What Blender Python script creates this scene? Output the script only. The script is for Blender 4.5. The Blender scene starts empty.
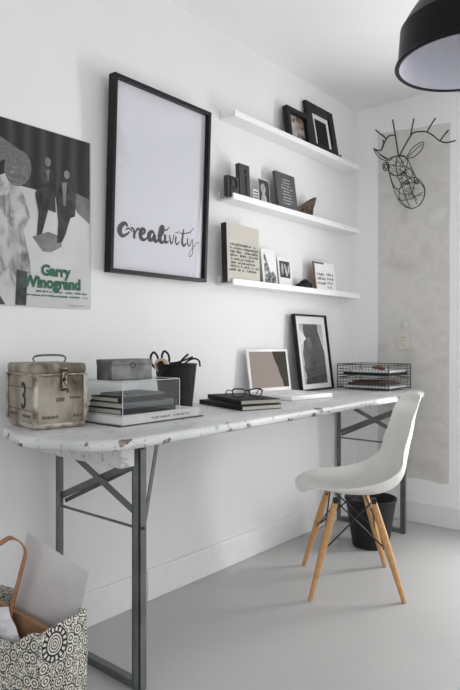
import bpy, bmesh, math, random
from mathutils import Vector, Matrix, noise
random.seed(7)
PI = math.pi; R = math.radians
SC = bpy.context.scene
COL = SC.collection

# ------------------------------------------------------------------ materials
def nmat(name):
    m = bpy.data.materials.new(name); m.use_nodes = True
    nt = m.node_tree
    return m, nt, nt.nodes['Principled BSDF']
def pbr(name, col, rough=.5, metal=0, spec=.5, coat=0, noise_amt=0, noise_scale=20, bump=0, bump_scale=60, col2=None, sub=0):
    m, nt, b = nmat(name)
    b.inputs['Base Color'].default_value = (*col, 1)
    b.inputs['Roughness'].default_value = rough
    b.inputs['Metallic'].default_value = metal
    b.inputs['Specular IOR Level'].default_value = spec
    b.inputs['Coat Weight'].default_value = coat
    tc = nt.nodes.new('ShaderNodeTexCoord')
    n = nt.nodes.new('ShaderNodeTexNoise'); n.inputs['Scale'].default_value = noise_scale
    n.inputs['Detail'].default_value = 6
    nt.links.new(tc.outputs['Object'], n.inputs['Vector'])
    r = nt.nodes.new('ShaderNodeValToRGB')
    c2 = col2 if col2 else tuple(max(0, c*(1-max(noise_amt, .03))) for c in col)
    r.color_ramp.elements[0].color = (*c2, 1); r.color_ramp.elements[0].position = .35
    r.color_ramp.elements[1].color = (*col, 1); r.color_ramp.elements[1].position = .65
    nt.links.new(n.outputs['Fac'], r.inputs['Fac']); nt.links.new(r.outputs['Color'], b.inputs['Base Color'])
    if bump:
        n2 = nt.nodes.new('ShaderNodeTexNoise'); n2.inputs['Scale'].default_value = bump_scale
        n2.inputs['Detail'].default_value = 4
        nt.links.new(tc.outputs['Object'], n2.inputs['Vector'])
        bp = nt.nodes.new('ShaderNodeBump'); bp.inputs['Strength'].default_value = bump; bp.inputs['Distance'].default_value = .01
        nt.links.new(n2.outputs['Fac'], bp.inputs['Height']); nt.links.new(bp.outputs['Normal'], b.inputs['Normal'])
    return m
def glass_mat(name, tint=(1, 1, 1), ior=1.5, rough=.0, gain=1.0):
    m = bpy.data.materials.new(name); m.use_nodes = True
    nt = m.node_tree; nt.nodes.clear()
    o = nt.nodes.new('ShaderNodeOutputMaterial'); mx = nt.nodes.new('ShaderNodeMixShader')
    t = nt.nodes.new('ShaderNodeBsdfTransparent'); t.inputs['Color'].default_value = (*tint, 1)
    g = nt.nodes.new('ShaderNodeBsdfGlossy'); g.inputs['Roughness'].default_value = rough
    f = nt.nodes.new('ShaderNodeFresnel'); f.inputs['IOR'].default_value = ior
    ml = nt.nodes.new('ShaderNodeMath'); ml.operation = 'MULTIPLY'; ml.inputs[1].default_value = gain
    ge = nt.nodes.new('ShaderNodeNewGeometry'); mr = nt.nodes.new('ShaderNodeMapRange'); mr.inputs[3].default_value = ior; mr.inputs[4].default_value = 1/ior
    nt.links.new(ge.outputs['Backfacing'], mr.inputs[0]); nt.links.new(mr.outputs[0], f.inputs['IOR'])     # same reflectance entering and leaving the thin pane
    nt.links.new(f.outputs[0], ml.inputs[0]); nt.links.new(ml.outputs[0], mx.inputs['Fac'])
    nt.links.new(t.outputs[0], mx.inputs[1]); nt.links.new(g.outputs[0], mx.inputs[2]); nt.links.new(mx.outputs[0], o.inputs[0])
    return m
def ramp_tex(name, tex, scale, stops, rough=.5, metal=0, stretch=(1, 1, 1), coord='Object', detail=5, dist=0, bump=0, interp='LINEAR'):
    m, nt, b = nmat(name)
    b.inputs['Roughness'].default_value = rough; b.inputs['Metallic'].default_value = metal; b.inputs['Specular IOR Level'].default_value = .25
    tc = nt.nodes.new('ShaderNodeTexCoord'); mp = nt.nodes.new('ShaderNodeMapping'); mp.inputs['Scale'].default_value = stretch
    nt.links.new(tc.outputs[coord], mp.inputs['Vector'])
    if tex == 'noise':
        n = nt.nodes.new('ShaderNodeTexNoise'); n.inputs['Detail'].default_value = detail; n.inputs['Distortion'].default_value = dist; out = n.outputs['Fac']
    elif tex == 'wave':
        n = nt.nodes.new('ShaderNodeTexWave'); n.inputs['Distortion'].default_value = dist; n.inputs['Detail'].default_value = detail; out = n.outputs['Fac']
    else:
        n = nt.nodes.new('ShaderNodeTexVoronoi'); out = n.outputs['Distance']
    n.inputs['Scale'].default_value = scale
    nt.links.new(mp.outputs[0], n.inputs['Vector'])
    r = nt.nodes.new('ShaderNodeValToRGB'); r.color_ramp.interpolation = interp
    while len(r.color_ramp.elements) < len(stops): r.color_ramp.elements.new(.5)
    for e, (p, c) in zip(r.color_ramp.elements, stops):
        e.position = p; e.color = (*c, 1)
    nt.links.new(out, r.inputs['Fac']); nt.links.new(r.outputs['Color'], b.inputs['Base Color'])
    if bump:
        bp = nt.nodes.new('ShaderNodeBump'); bp.inputs['Strength'].default_value = bump; bp.inputs['Distance'].default_value = .004
        nt.links.new(out, bp.inputs['Height']); nt.links.new(bp.outputs['Normal'], b.inputs['Normal'])
    return m
g3 = lambda v: (v, v, v)
M = {}
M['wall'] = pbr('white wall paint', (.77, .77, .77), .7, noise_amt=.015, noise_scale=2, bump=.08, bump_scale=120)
M['wallback_lit'] = pbr('white wall paint, back', (.87, .87, .87), .7, noise_amt=.015, noise_scale=2, bump=.08, bump_scale=120)  # same white paint as the other walls, with brighter light put into the colour
M['ceiling'] = pbr('ceiling paint', (.86, .86, .87), .8, noise_amt=.015, noise_scale=1.5)
M['floor'] = pbr('grey floor paint', (.46, .46, .455), .38, noise_amt=.05, noise_scale=2.5, bump=.03, bump_scale=9)
M['trim'] = pbr('white trim paint', (.80, .80, .80), .4)
M['shelf'] = pbr('white lacquer', (.86, .86, .87), .35)
M['plaster'] = ramp_tex('bare grey plaster', 'noise', 5, [(.25, (.50, .487, .465)), (.5, (.66, .648, .62)), (.6, (.61, .60, .575)), (.8, (.78, .77, .745))], .9, detail=12, dist=.4, bump=.25)
M['black'] = pbr('black lacquer', (.012, .012, .013), .4, spec=.2)
M['blackmatte'] = pbr('matt black', (.014, .014, .015), .6, spec=.15)
M['lampblack'] = pbr('black enamel', (.006, .006, .007), .38, spec=.16)
M['lampwhite'] = pbr('white enamel', (.60, .60, .66), .35)
M['glass'] = glass_mat('picture glass', ior=1.45, gain=.8)
M['acrylic'] = glass_mat('clear acrylic', (.95, .96, .96), ior=1.35, gain=.7)
M['acrylicedge'] = pbr('polished acrylic edge', (.72, .75, .75), .2)
M['paper'] = pbr('white print paper', (.62, .62, .67), .6)
M['card'] = pbr('white card', (.78, .78, .77), .6)
M['cream'] = pbr('cream cover', (.55, .52, .46), .7)
M['pages'] = ramp_tex('page edges', 'wave', 60, [(0, (.55, .53, .47)), (1, (.74, .72, .66))], .8, stretch=(0, 0, 3))
M['steelpaint'] = pbr('grey green painted steel', (.165, .18, .165), .4, metal=.25, noise_amt=.3, noise_scale=14, spec=.5)
M['tin'] = ramp_tex('worn tin', 'noise', 11, [(.27, (.05, .038, .026)), (.40, (.20, .175, .135)), (.52, (.33, .295, .24)), (.7, (.46, .425, .36))], .45, metal=.35, stretch=(1, 1, .6), detail=12, dist=.3, bump=.1)
M['tinpale'] = ramp_tex('worn tin corner', 'noise', 25, [(.35, (.14, .115, .085)), (.6, (.50, .465, .39))], .4, metal=.35, detail=8)
M['tindark'] = pbr('dark rusty tin', (.05, .035, .025), .6, metal=.3, noise_amt=.4, noise_scale=60)
M['stamp'] = pbr('brown stamping', (.15, .125, .095), .7, noise_amt=.5, noise_scale=200)
M['galv'] = ramp_tex('galvanised tin', 'noise', 22, [(.3, (.08, .08, .077)), (.55, (.16, .16, .155)), (.75, (.26, .26, .25))], .5, metal=.35, detail=8)
M['leather'] = pbr('tan leather', (.36, .155, .065), .5, noise_amt=.2, noise_scale=40)
M['cardboard'] = pbr('brown cardboard', (.27, .15, .08), .75, noise_amt=.15, noise_scale=30)
M['wood'] = ramp_tex('light oiled wood', 'wave', 9, [(0, (.50, .27, .115)), (.5, (.54, .30, .13)), (1, (.58, .335, .155))], .45, stretch=(6, 6, .3), dist=1.5, detail=2)
M['shell'] = pbr('white plastic shell', (.86, .85, .82), .32, spec=.5, noise_amt=.005)
M['blackmetal'] = pbr('black wire', (.015, .015, .016), .4, metal=.4)
M['rustwire'] = pbr('dark iron wire', (.05, .045, .042), .55, metal=.5)
M['greywire'] = pbr('dark grey wire', (.06, .062, .06), .45, metal=.5)
M['binblack'] = ramp_tex('black mesh', 'voronoi', 130, [(.2, (.004, .004, .005)), (.6, (.022, .022, .023))], .5)
M['laptop'] = pbr('white polycarbonate', (.82, .82, .83), .25)
M['ivory'] = pbr('ivory plastic', (.66, .64, .56), .4)
M['plasticbag'] = pbr('crinkled white plastic', (.62, .62, .64), .3, bump=.9, bump_scale=45)
M['glassine'] = pbr('greyish wrapping paper', (.47, .455, .455), .45, noise_amt=.1, noise_scale=9, bump=.25, bump_scale=25)
M['driftwood'] = ramp_tex('weathered brown wood', 'noise', 30, [(.3, (.02, .014, .01)), (.7, (.16, .11, .075))], .8, bump=.5)
M['greycloth'] = pbr('off white cloth cover', (.56, .56, .56), .7, noise_amt=.1, noise_scale=30)
M['darkslate'] = pbr('dark grey cover', (.075, .078, .082), .6)
M['typeblock'] = pbr('inky wooden type', (.05, .05, .052), .6, noise_amt=.5, noise_scale=40)
M['ink'] = pbr('black ink', (.018, .018, .02), .6)
M['softink'] = pbr('grey ink', (.10, .10, .10), .7)
M['paleink'] = pbr('pale lettering', (.5, .5, .5), .7)
M['greenink'] = pbr('green ink', (.01, .10, .05), .6)
M['tortoise'] = pbr('tortoiseshell', (.045, .022, .012), .25, noise_amt=.5, noise_scale=120)
M['tape'] = pbr('cream tape', (.55, .48, .36), .6)
M['redbrown'] = pbr('rust brown', (.20, .07, .035), .7)
M['pic_grey'] = ramp_tex('grey photo print', 'noise', 26, [(.3, g3(.02)), (.48, g3(.16)), (.62, g3(.55)), (.75, g3(.75))], .4, detail=3, dist=1.2)
M['pic_mid'] = ramp_tex('soft photo print', 'noise', 14, [(.3, g3(.28)), (.5, g3(.45)), (.7, g3(.62))], .4, detail=3, dist=.6)
M['pic_dark'] = ramp_tex('dark photo print', 'noise', 18, [(.3, g3(.015)), (.55, g3(.05)), (.8, g3(.13))], .4, detail=6, dist=.6)
M['pic_robe'] = ramp_tex('charcoal photo print', 'noise', 10, [(.3, g3(.03)), (.55, g3(.07)), (.8, g3(.14))], .45, detail=4, dist=.3)
M['pic_room'] = ramp_tex('sepia photo print', 'noise', 30, [(.35, (.04, .03, .025)), (.5, (.22, .165, .12)), (.6, (.38, .36, .33))], .4, detail=2, dist=.5)
M['post_dark'] = ramp_tex('poster dark backdrop', 'wave', 5, [(0, g3(.022)), (.6, g3(.035)), (1, g3(.055))], .5, dist=2)
M['post_pale'] = ramp_tex('poster pale ground', 'noise', 4, [(.3, g3(.46)), (.7, g3(.62))], .5, detail=3)
M['post_mid'] = ramp_tex('poster mid grey', 'noise', 12, [(.3, g3(.10)), (.7, g3(.24))], .5, detail=5, stretch=(1, 3, 1))
M['post_cloth'] = ramp_tex('poster pale drape', 'noise', 9, [(.25, g3(.06)), (.42, g3(.22)), (.52, g3(.42)), (.75, g3(.58))], .5, dist=1.5, detail=5, stretch=(1.6, 1, .7))
M['post_hair'] = ramp_tex('poster streaks', 'noise', 22, [(0, g3(.05)), (.6, g3(.16)), (1, g3(.42))], .5, dist=12, detail=5, stretch=(.4, 1, .6))

def tabletop_mat():
    m, nt, b = nmat('chipped white paint on wood'); b.inputs['Roughness'].default_value = .38
    tc = nt.nodes.new('ShaderNodeTexCoord')
    def N(sc, det, st=(1, 1, 1)):
        mp = nt.nodes.new('ShaderNodeMapping'); mp.inputs['Scale'].default_value = st
        n = nt.nodes.new('ShaderNodeTexNoise'); n.inputs['Scale'].default_value = sc; n.inputs['Detail'].default_value = det
        nt.links.new(tc.outputs['Object'], mp.inputs[0]); nt.links.new(mp.outputs[0], n.inputs['Vector']); return n.outputs['Fac']
    def rmp(f, stops):
        r = nt.nodes.new('ShaderNodeValToRGB')
        while len(r.color_ramp.elements) < len(stops): r.color_ramp.elements.new(.5)
        for e, (p, c) in zip(r.color_ramp.elements, stops): e.position = p; e.color = (*c, 1)
        nt.links.new(f, r.inputs['Fac']); return r.outputs['Color']
    def mix(fac, a, bb):
        x = nt.nodes.new('ShaderNodeMixRGB'); nt.links.new(fac, x.inputs[0]); nt.links.new(a, x.inputs[1]); nt.links.new(bb, x.inputs[2]); return x.outputs[0]
    base = rmp(N(5, 8, (1, .4, 1)), [(.3, (.52, .53, .53)), (.7, (.70, .71, .71))])
    chipc = rmp(N(40, 4), [(.35, (.06, .045, .035)), (.5, (.16, .12, .09)), (.68, (.34, .29, .23))])
    grime = rmp(N(55, 8, (1, .5, 1)), [(.57, g3(0)), (.66, g3(1))])
    grimec = rmp(N(20, 3), [(.3, g3(.33)), (.7, g3(.45))])
    c1 = mix(grime, base, grimec)
    # wear sits on the rim of the board: far from the centre line in the object's own space
    at = nt.nodes.new('ShaderNodeAttribute'); at.attribute_name = 'rim'
    cn = N(24, 10, (1, .6, 1))
    ad = nt.nodes.new('ShaderNodeMath'); ad.operation = 'MULTIPLY_ADD'; nt.links.new(at.outputs['Fac'], ad.inputs[0]); ad.inputs[1].default_value = .17
    nt.links.new(cn, ad.inputs[2])
    chip = rmp(ad.outputs[0], [(.765, g3(0)), (.785, g3(1))])
    c2 = mix(chip, c1, chipc)
    nt.links.new(c2, b.inputs['Base Color'])
    bp = nt.nodes.new('ShaderNodeBump'); bp.inputs['Strength'].default_value = .3; bp.inputs['Distance'].default_value = .003
    inv = nt.nodes.new('ShaderNodeMath'); inv.operation = 'SUBTRACT'; inv.inputs[0].default_value = 1; nt.links.new(chip, inv.inputs[1])
    nt.links.new(inv.outputs[0], bp.inputs['Height']); nt.links.new(bp.outputs['Normal'], b.inputs['Normal'])
    return m
M['tabletop'] = tabletop_mat()

def bag_mat():
    m, nt, b = nmat('black ink pattern on cream cotton'); b.inputs['Roughness'].default_value = .8
    uv = nt.nodes.new('ShaderNodeUVMap'); uv.uv_map = 'UVMap'
    def mth(op, a, bb=None, c=None):
        n = nt.nodes.new('ShaderNodeMath'); n.operation = op
        for i, v in enumerate((a, bb, c)):
            if v is None: continue
            if isinstance(v, (int, float)): n.inputs[i].default_value = v
            else: nt.links.new(v, n.inputs[i])
        return n.outputs[0]
    def vor(sc, rnd=1, feat='F1', dim='2D'):
        v = nt.nodes.new('ShaderNodeTexVoronoi'); v.voronoi_dimensions = dim; v.inputs['Scale'].default_value = sc
        v.inputs['Randomness'].default_value = rnd; v.feature = feat; nt.links.new(uv.outputs[0], v.inputs['Vector']); return v.outputs['Distance']
    sep = nt.nodes.new('ShaderNodeSeparateXYZ'); nt.links.new(uv.outputs[0], sep.inputs[0])
    def circ(cx, cy):
        return mth('SQRT', mth('ADD', mth('POWER', mth('SUBTRACT', sep.outputs[0], cx), 2), mth('POWER', mth('SUBTRACT', sep.outputs[1], cy), 2)))
    v1 = vor(30, .8); v2 = vor(95, .7)
    rings = mth('GREATER_THAN', mth('SINE', mth('MULTIPLY', v1, 30)), -.35)      # concentric rings
    core = mth('LESS_THAN', v1, .40)
    dots = mth('GREATER_THAN', mth('ABSOLUTE', mth('SUBTRACT', v2, .34)), .10)
    pat = mth('ADD', mth('MULTIPLY', rings, core), mth('MULTIPLY', dots, mth('SUBTRACT', 1, core)))   # 1 = cream
    out = pat
    for cx, cy, k in MEDALS:
        d = circ(cx, cy)
        ring = mth('GREATER_THAN', mth('SINE', mth('MULTIPLY', d, 2*PI/.0066)), -.2)
        inn = mth('LESS_THAN', d, .026*k)
        dx = mth('SUBTRACT', sep.outputs[0], cx); dy = mth('SUBTRACT', sep.outputs[1], cy)
        ang = mth('ARCTAN2', dy, dx)
        sa = mth('GREATER_THAN', mth('SINE', mth('MULTIPLY', ang, 16)), -.1)
        band = mth('LESS_THAN', mth('ABSOLUTE', mth('SUBTRACT', d, .0325*k)), .0045*k)
        beads = mth('MULTIPLY', sa, band)
        med = mth('ADD', mth('MULTIPLY', ring, inn), mth('MULTIPLY', beads, mth('SUBTRACT', 1, inn)))
        w = mth('LESS_THAN', d, .040*k)
        out = mth('ADD', mth('MULTIPLY', med, w), mth('MULTIPLY', out, mth('SUBTRACT', 1, w)))
    mx = nt.nodes.new('ShaderNodeMixRGB'); mx.inputs[1].default_value = (.012, .012, .014, 1); mx.inputs[2].default_value = (.60, .585, .52, 1)
    nt.links.new(mth('MINIMUM', out, 1), mx.inputs[0]); nt.links.new(mx.outputs[0], b.inputs['Base Color'])
    return m

def screen_reflection_mat():  # beige and dark reflection, painted in as the screen's own glow
    m, nt, b = nmat('painted screen reflection'); b.inputs['Base Color'].default_value = (.02, .02, .02, 1); b.inputs['Roughness'].default_value = .5; b.inputs['Specular IOR Level'].default_value = .03
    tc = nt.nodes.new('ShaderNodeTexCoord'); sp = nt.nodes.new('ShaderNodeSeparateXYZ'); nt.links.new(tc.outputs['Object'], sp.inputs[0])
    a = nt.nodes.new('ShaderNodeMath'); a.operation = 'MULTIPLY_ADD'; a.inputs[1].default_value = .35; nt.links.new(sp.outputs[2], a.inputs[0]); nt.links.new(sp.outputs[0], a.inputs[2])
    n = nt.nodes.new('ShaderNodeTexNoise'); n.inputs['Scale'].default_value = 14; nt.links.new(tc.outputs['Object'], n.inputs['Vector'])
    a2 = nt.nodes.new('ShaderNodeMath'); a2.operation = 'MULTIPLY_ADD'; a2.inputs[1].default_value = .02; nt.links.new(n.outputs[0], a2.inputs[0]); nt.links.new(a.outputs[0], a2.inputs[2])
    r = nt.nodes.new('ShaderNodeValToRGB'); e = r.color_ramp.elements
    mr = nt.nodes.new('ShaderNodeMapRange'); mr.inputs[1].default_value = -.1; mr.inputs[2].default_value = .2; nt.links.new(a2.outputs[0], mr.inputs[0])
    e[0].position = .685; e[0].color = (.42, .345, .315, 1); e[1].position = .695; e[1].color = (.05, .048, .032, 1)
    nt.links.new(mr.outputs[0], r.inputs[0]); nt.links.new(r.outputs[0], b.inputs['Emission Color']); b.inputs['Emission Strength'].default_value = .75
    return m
M['screen'] = screen_reflection_mat()

# ------------------------------------------------------------------ mesh helpers
class MB:
    def __init__(s): s.bm = bmesh.new()
    def box(s, x0, x1, y0, y1, z0, z1, bev=0, mtx=None):
        t = bmesh.new(); bmesh.ops.create_cube(t, size=1)
        for v in t.verts: v.co = Vector(((x0+x1)/2+v.co.x*(x1-x0), (y0+y1)/2+v.co.y*(y1-y0), (z0+z1)/2+v.co.z*(z1-z0)))
        if bev: bmesh.ops.bevel(t, geom=t.edges[:], offset=bev, segments=2, affect='EDGES', profile=.5)
        if mtx: t.transform(mtx)
        return s.add(t)
    def add(s, t):
        me = bpy.data.meshes.new('tmp'); t.to_mesh(me); t.free(); s.bm.from_mesh(me); bpy.data.meshes.remove(me); return s
    def tube(s, pts, r, n=8, closed=False, taper=None, flat=1.0, cap=True):
        pts = [Vector(p) for p in pts]; m = len(pts); t = bmesh.new(); rings = []
        up = None
        for i, p in enumerate(pts):
            if closed: d = pts[(i+1) % m]-pts[i-1]
            else: d = (pts[min(i+1, m-1)]-pts[max(i-1, 0)])
            if d.length < 1e-9: d = Vector((0, 0, 1))
            d.normalize()
            if up is None: up = Vector((0, 0, 1)) if abs(d.z) < .9 else Vector((1, 0, 0))
            side = d.cross(up)
            if side.length < 1e-6: side = d.orthogonal()
            side.normalize(); up = side.cross(d).normalized()
            rr = taper[i] if taper else r
            rings.append([t.verts.new(p+(side*math.cos(a)*rr+up*math.sin(a)*rr*flat)) for a in [2*PI*k/n for k in range(n)]])
        for i in range(m if closed else m-1):
            a, b = rings[i], rings[(i+1) % m]
            for k in range(n): t.faces.new((a[k], a[(k+1) % n], b[(k+1) % n], b[k]))
        if not closed and cap: t.faces.new(rings[0][::-1]); t.faces.new(rings[-1])
        bmesh.ops.recalc_face_normals(t, faces=t.faces[:])
        return s.add(t)
    def lathe(s, prof, n=48, closed=False, ctr=(0, 0, 0)):
        t = bmesh.new(); rings = []
        for r, z in prof:
            rings.append([t.verts.new((ctr[0]+r*math.cos(2*PI*k/n), ctr[1]+r*math.sin(2*PI*k/n), ctr[2]+z)) for k in range(n)])
        m = len(prof)
        for i in range(m if closed else m-1):
            a, b = rings[i], rings[(i+1) % m]
            for k in range(n): t.faces.new((a[k], a[(k+1) % n], b[(k+1) % n], b[k]))
        bmesh.ops.remove_doubles(t, verts=t.verts[:], dist=1e-6)
        bmesh.ops.recalc_face_normals(t, faces=t.faces[:])
        return s.add(t)
    def prism(s, poly, z0, z1, mtx=None, bev=0):       # polygon in xy extruded along z
        t = bmesh.new()
        f = t.faces.new([t.verts.new((x, y, z0)) for x, y in poly])
        e = bmesh.ops.extrude_face_region(t, geom=[f])
        for v in [g for g in e['geom'] if isinstance(g, bmesh.types.BMVert)]: v.co.z = z1
        bmesh.ops.recalc_face_normals(t, faces=t.faces[:])
        if bev: bmesh.ops.bevel(t, geom=t.edges[:], offset=bev, segments=2, affect='EDGES', profile=.5)
        if mtx: t.transform(mtx)
        return s.add(t)
    def build(s, name, mat, parent=None, smooth=False, loc=None, angle=35):
        me = bpy.data.meshes.new(name); s.bm.to_mesh(me); s.bm.free()
        me.materials.append(mat)
        o = bpy.data.objects.new(name, me); COL.objects.link(o)
        if smooth:
            for p in me.polygons: p.use_smooth = True
            try: me.set_sharp_from_angle(angle=R(angle))
            except Exception: pass
        if parent: o.parent = parent
        if loc: o.location = loc
        return o
def thing(name, label, cat, loc=(0, 0, 0), rot=(0, 0, 0), group=None):
    o = bpy.data.objects.new(name, None); COL.objects.link(o); o.empty_display_size = .05
    o.location = loc; o.rotation_euler = rot; o['label'] = label; o['category'] = cat
    if group: o['group'] = group
    return o
def tag(o, label, cat, group=None):
    o['label'] = label; o['category'] = cat
    if group: o['group'] = group
    return o
def struct(o): o['kind'] = 'structure'; return o
def dup(root, **kw):
    r = root.copy(); COL.objects.link(r)
    for ch in list(root.children):
        c = ch.copy(); COL.objects.link(c); c.parent = r
        for g in list(ch.children):
            d = g.copy(); COL.objects.link(d); d.parent = c
    return r
def cat(pts, n=6, closed=False):                       # Catmull-Rom smoothing
    pts = [Vector(p) for p in pts]; m = len(pts); out = []
    for i in range(m if closed else m-1):
        if closed: a, b, c, d = pts[i-1], pts[i], pts[(i+1) % m], pts[(i+2) % m]
        else: a, b, c, d = pts[max(i-1, 0)], pts[i], pts[i+1], pts[min(i+2, m-1)]
        for k in range(n):
            t = k/n
            out.append(.5*((2*b)+(c-a)*t+(2*a-5*b+4*c-d)*t*t+(3*b-a-3*c+d)*t**3))
    if not closed: out.append(pts[-1])
    return out
FRONT = Matrix.Rotation(PI/2, 4, 'X')                   # xy drawing -> upright xz drawing facing -y
def ribbon(mb, pts, y=0, th=.0004, n=5):
    """stroke with (x, z, width) points drawn on an upright sheet facing -y"""
    pts = cat([(a, c, b) for a, b, c in [(p[0], p[1], p[2]) for p in pts]], n) if len(pts) > 2 else [Vector((p[0], p[2], p[1])) for p in pts]
    t = bmesh.new()
    # merge dense short quads into one overlapping chain of small prisms
    L = []; Rr = []
    for i, p in enumerate(pts):
        a = pts[max(i-1, 0)]; b = pts[min(i+1, len(pts)-1)]
        d = Vector((b.x-a.x, b.z-a.z)); d = d.normalized() if d.length > 1e-9 else Vector((1, 0))
        nn = Vector((-d.y, d.x))*max(p.y, .0003)/2
        L.append((p.x+nn.x, p.z+nn.y)); Rr.append((p.x-nn.x, p.z-nn.y))
    for i in range(len(pts)-1):
        q = [L[i], L[i+1], Rr[i+1], Rr[i]]
        vf = [t.verts.new((x, y-th, z)) for x, z in q]
        t.faces.new(vf)
    bmesh.ops.remove_doubles(t, verts=t.verts[:], dist=1e-7)
    for f in t.faces:
        f.normal_update()
        if f.normal.y > 0: f.normal_flip()
    mb.add(t)
def polyfront(mb, poly, y, th=.0004):
    mb.prism([(x, z) for x, z in poly], y0_(y), y0_(y)+th, FRONT)
def y0_(y): return -y
def blob(cx, cz, rx, rz, n=20, a0=0, rot=0):
    out = []
    for k in range(n):
        a = 2*PI*k/n+a0; x = rx*math.cos(a); z = rz*math.sin(a)
        out.append((cx+x*math.cos(rot)-z*math.sin(rot), cz+x*math.sin(rot)+z*math.cos(rot)))
    return out
def text_obj(name, body, size, mat, parent, x, z, y, bold=.0, sx=1, align='LEFT', extr=.0002, shear=0):
    cu = bpy.data.curves.new(name, 'FONT'); cu.body = body; cu.size = size; cu.align_x = align
    cu.offset = bold; cu.extrude = extr; cu.shear = shear; cu.resolution_u = 4
    o = bpy.data.objects.new(name+'_tmp', cu); COL.objects.link(o)
    dg = bpy.context.evaluated_depsgraph_get(); dg.update()
    me = bpy.data.meshes.new_from_object(o.evaluated_get(dg)); bpy.data.objects.remove(o)
    me.transform(Matrix.Diagonal((sx, 1, 1, 1))); me.materials.clear(); me.materials.append(mat)
    me.transform(Matrix.Translation((x, y, z)) @ FRONT)
    r = bpy.data.objects.new(name, me); COL.objects.link(r); r.parent = parent
    return r
def scribble_lines(mb, x0, x1, zs, h, y, wd=.0011, seed=1, ragged=.15):
    """rows of tiny unreadable writing: short strokes"""
    rd = random.Random(seed)
    for z in zs:
        x = x0+rd.random()*ragged*(x1-x0)*.5; xe = x1-rd.random()*ragged*(x1-x0)
        while x < xe:
            w = h*(.5+rd.random()*.6)
            k = rd.random()
            if k < .82:
                ribbon(mb, [(x, z, wd), (x+w*.25, z+h*(.6+.4*rd.random()), wd), (x+w*.6, z+h*.1, wd), (x+w, z+h*.55, wd*.8)], y, n=2)
            x += w*(1.05 if k < .82 else .7)

# ------------------------------------------------------------------ the room
W, H, D0 = 3.7, 2.464, -5.4
b = MB(); b.box(-.1, W+.1, D0, .12, -.1, 0); struct(b.build('floor', M['floor']))
b = MB(); b.box(-.1, W+.1, D0, .12, H, H+.1); struct(b.build('ceiling', M['ceiling']))
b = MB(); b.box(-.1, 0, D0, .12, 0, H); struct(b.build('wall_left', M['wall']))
OPEN = [(1.03, 1.50, .06, 2.02), (1.66, 3.25, .45, 1.42)]      # glazed door and window: x0, x1, z0, z1
(ax0, ax1, az0, az1), (bx0, bx1, bz0, bz1) = OPEN
b = MB(); b.box(0, ax0, 0, .12, 0, H); b.box(ax0, ax1, 0, .12, 0, az0); b.box(ax0, ax1, 0, .12, az1, H); b.box(ax1, bx0, 0, .12, 0, H)
b.box(bx0, bx1, 0, .12, 0, bz0); b.box(bx0, bx1, 0, .12, bz1, H); b.box(bx1, W, 0, .12, 0, H)
struct(b.build('wall_back', M['wallback_lit']))
b = MB(); b.box(0, 1.3, D0, D0+.1, 0, H); struct(b.build('wall_front_added', M['wall']))      # unseen part wall, added to dim the left wall beside the wide opening
ry0, ry1, rz0, rz1 = -2.3, -.25, .75, 2.3               # unseen side window, added to brighten the floor and back wall
b = MB(); b.box(W, W+.1, D0, ry0, 0, H); b.box(W, W+.1, ry1, .12, 0, H); b.box(W, W+.1, ry0, ry1, 0, rz0); b.box(W, W+.1, ry0, ry1, rz1, H)
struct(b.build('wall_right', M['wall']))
b = MB(); b.box(W+.03, W+.08, ry0, ry0+.04, rz0, rz1, .004); b.box(W+.03, W+.08, ry1-.04, ry1, rz0, rz1, .004); b.box(W+.03, W+.08, ry0+.04, ry1-.04, rz0, rz0+.04, .004); b.box(W+.03, W+.08, ry0+.04, ry1-.04, rz1-.04, rz1, .004)
struct(b.build('window_added', M['trim']))
for nm, (x0, x1, z0, z1) in zip(('door_1', 'window_1'), OPEN):
    b = MB(); b.box(x0, x0+.04, .03, .09, z0, z1, .004); b.box(x1-.04, x1, .03, .09, z0, z1, .004); b.box(x0+.04, x1-.04, .03, .09, z0, z0+.05, .004); b.box(x0+.04, x1-.04, .03, .09, z1-.05, z1, .004)
    struct(b.build(nm, M['trim']))
b = MB(); b.box(0, .014, -1.748, 0, 0, .125, .003); b.box(0, .014, D0, -1.752, 0, .125, .003)
struct(b.build('baseboard_left', M['trim']))
b = MB(); b.box(.014, W, -.014, 0, 0, .118, .003); struct(b.build('baseboard_back', M['trim']))
# rough plaster patch left bare on the back wall
rd = random.Random(3)
pl = []
for k in range(24): pl.append((.142+rd.uniform(-.002, .002), .25+k*(2.297-.25)/24))
for k in range(6): pl.append((.142+k*(.4365/6), 2.297-k*.034/6+rd.uniform(-.003, .003)))
for k in range(24): pl.append((.5785-.006*k/24+rd.uniform(-.0015, .0015), 2.263-k*(2.263-.244)/24))
for k in range(8): pl.append((.572-k*.43/8, .244+rd.uniform(-.006, .008)))
b = MB(); b.prism(pl, 0, .003, FRONT)
o = b.build('trim_1', M['plaster']); struct(o)
o['label'] = 'tall strip of bare grey plaster on the white back wall'

# ------------------------------------------------------------------ power socket
t = thing('power_socket', 'cream double power socket on the bare plaster strip', 'power socket', (.307, -.004, 1.042))
b = MB(); b.box(-.038, .038, -.012, 0, -.052, .052, .004); b.build('face_plate', M['ivory'], t)
for dz in (-.024, .024):
    b = MB(); b.lathe([(.0, .004), (.015, .004), (.016, .006), (.019, .006), (.0195, 0)], 24); b.bm.transform(Matrix.Translation((0, -.012, dz)) @ FRONT)
    so = b.build('socket_well', M['ivory'], t, True)
    b = MB()
    for dx in (-.0075, .0075): b.tube([(dx, -.0165, dz), (dx, -.0155, dz)], .0028, 8)
    b.build('pin_hole', M['blackmatte'], so)
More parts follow.
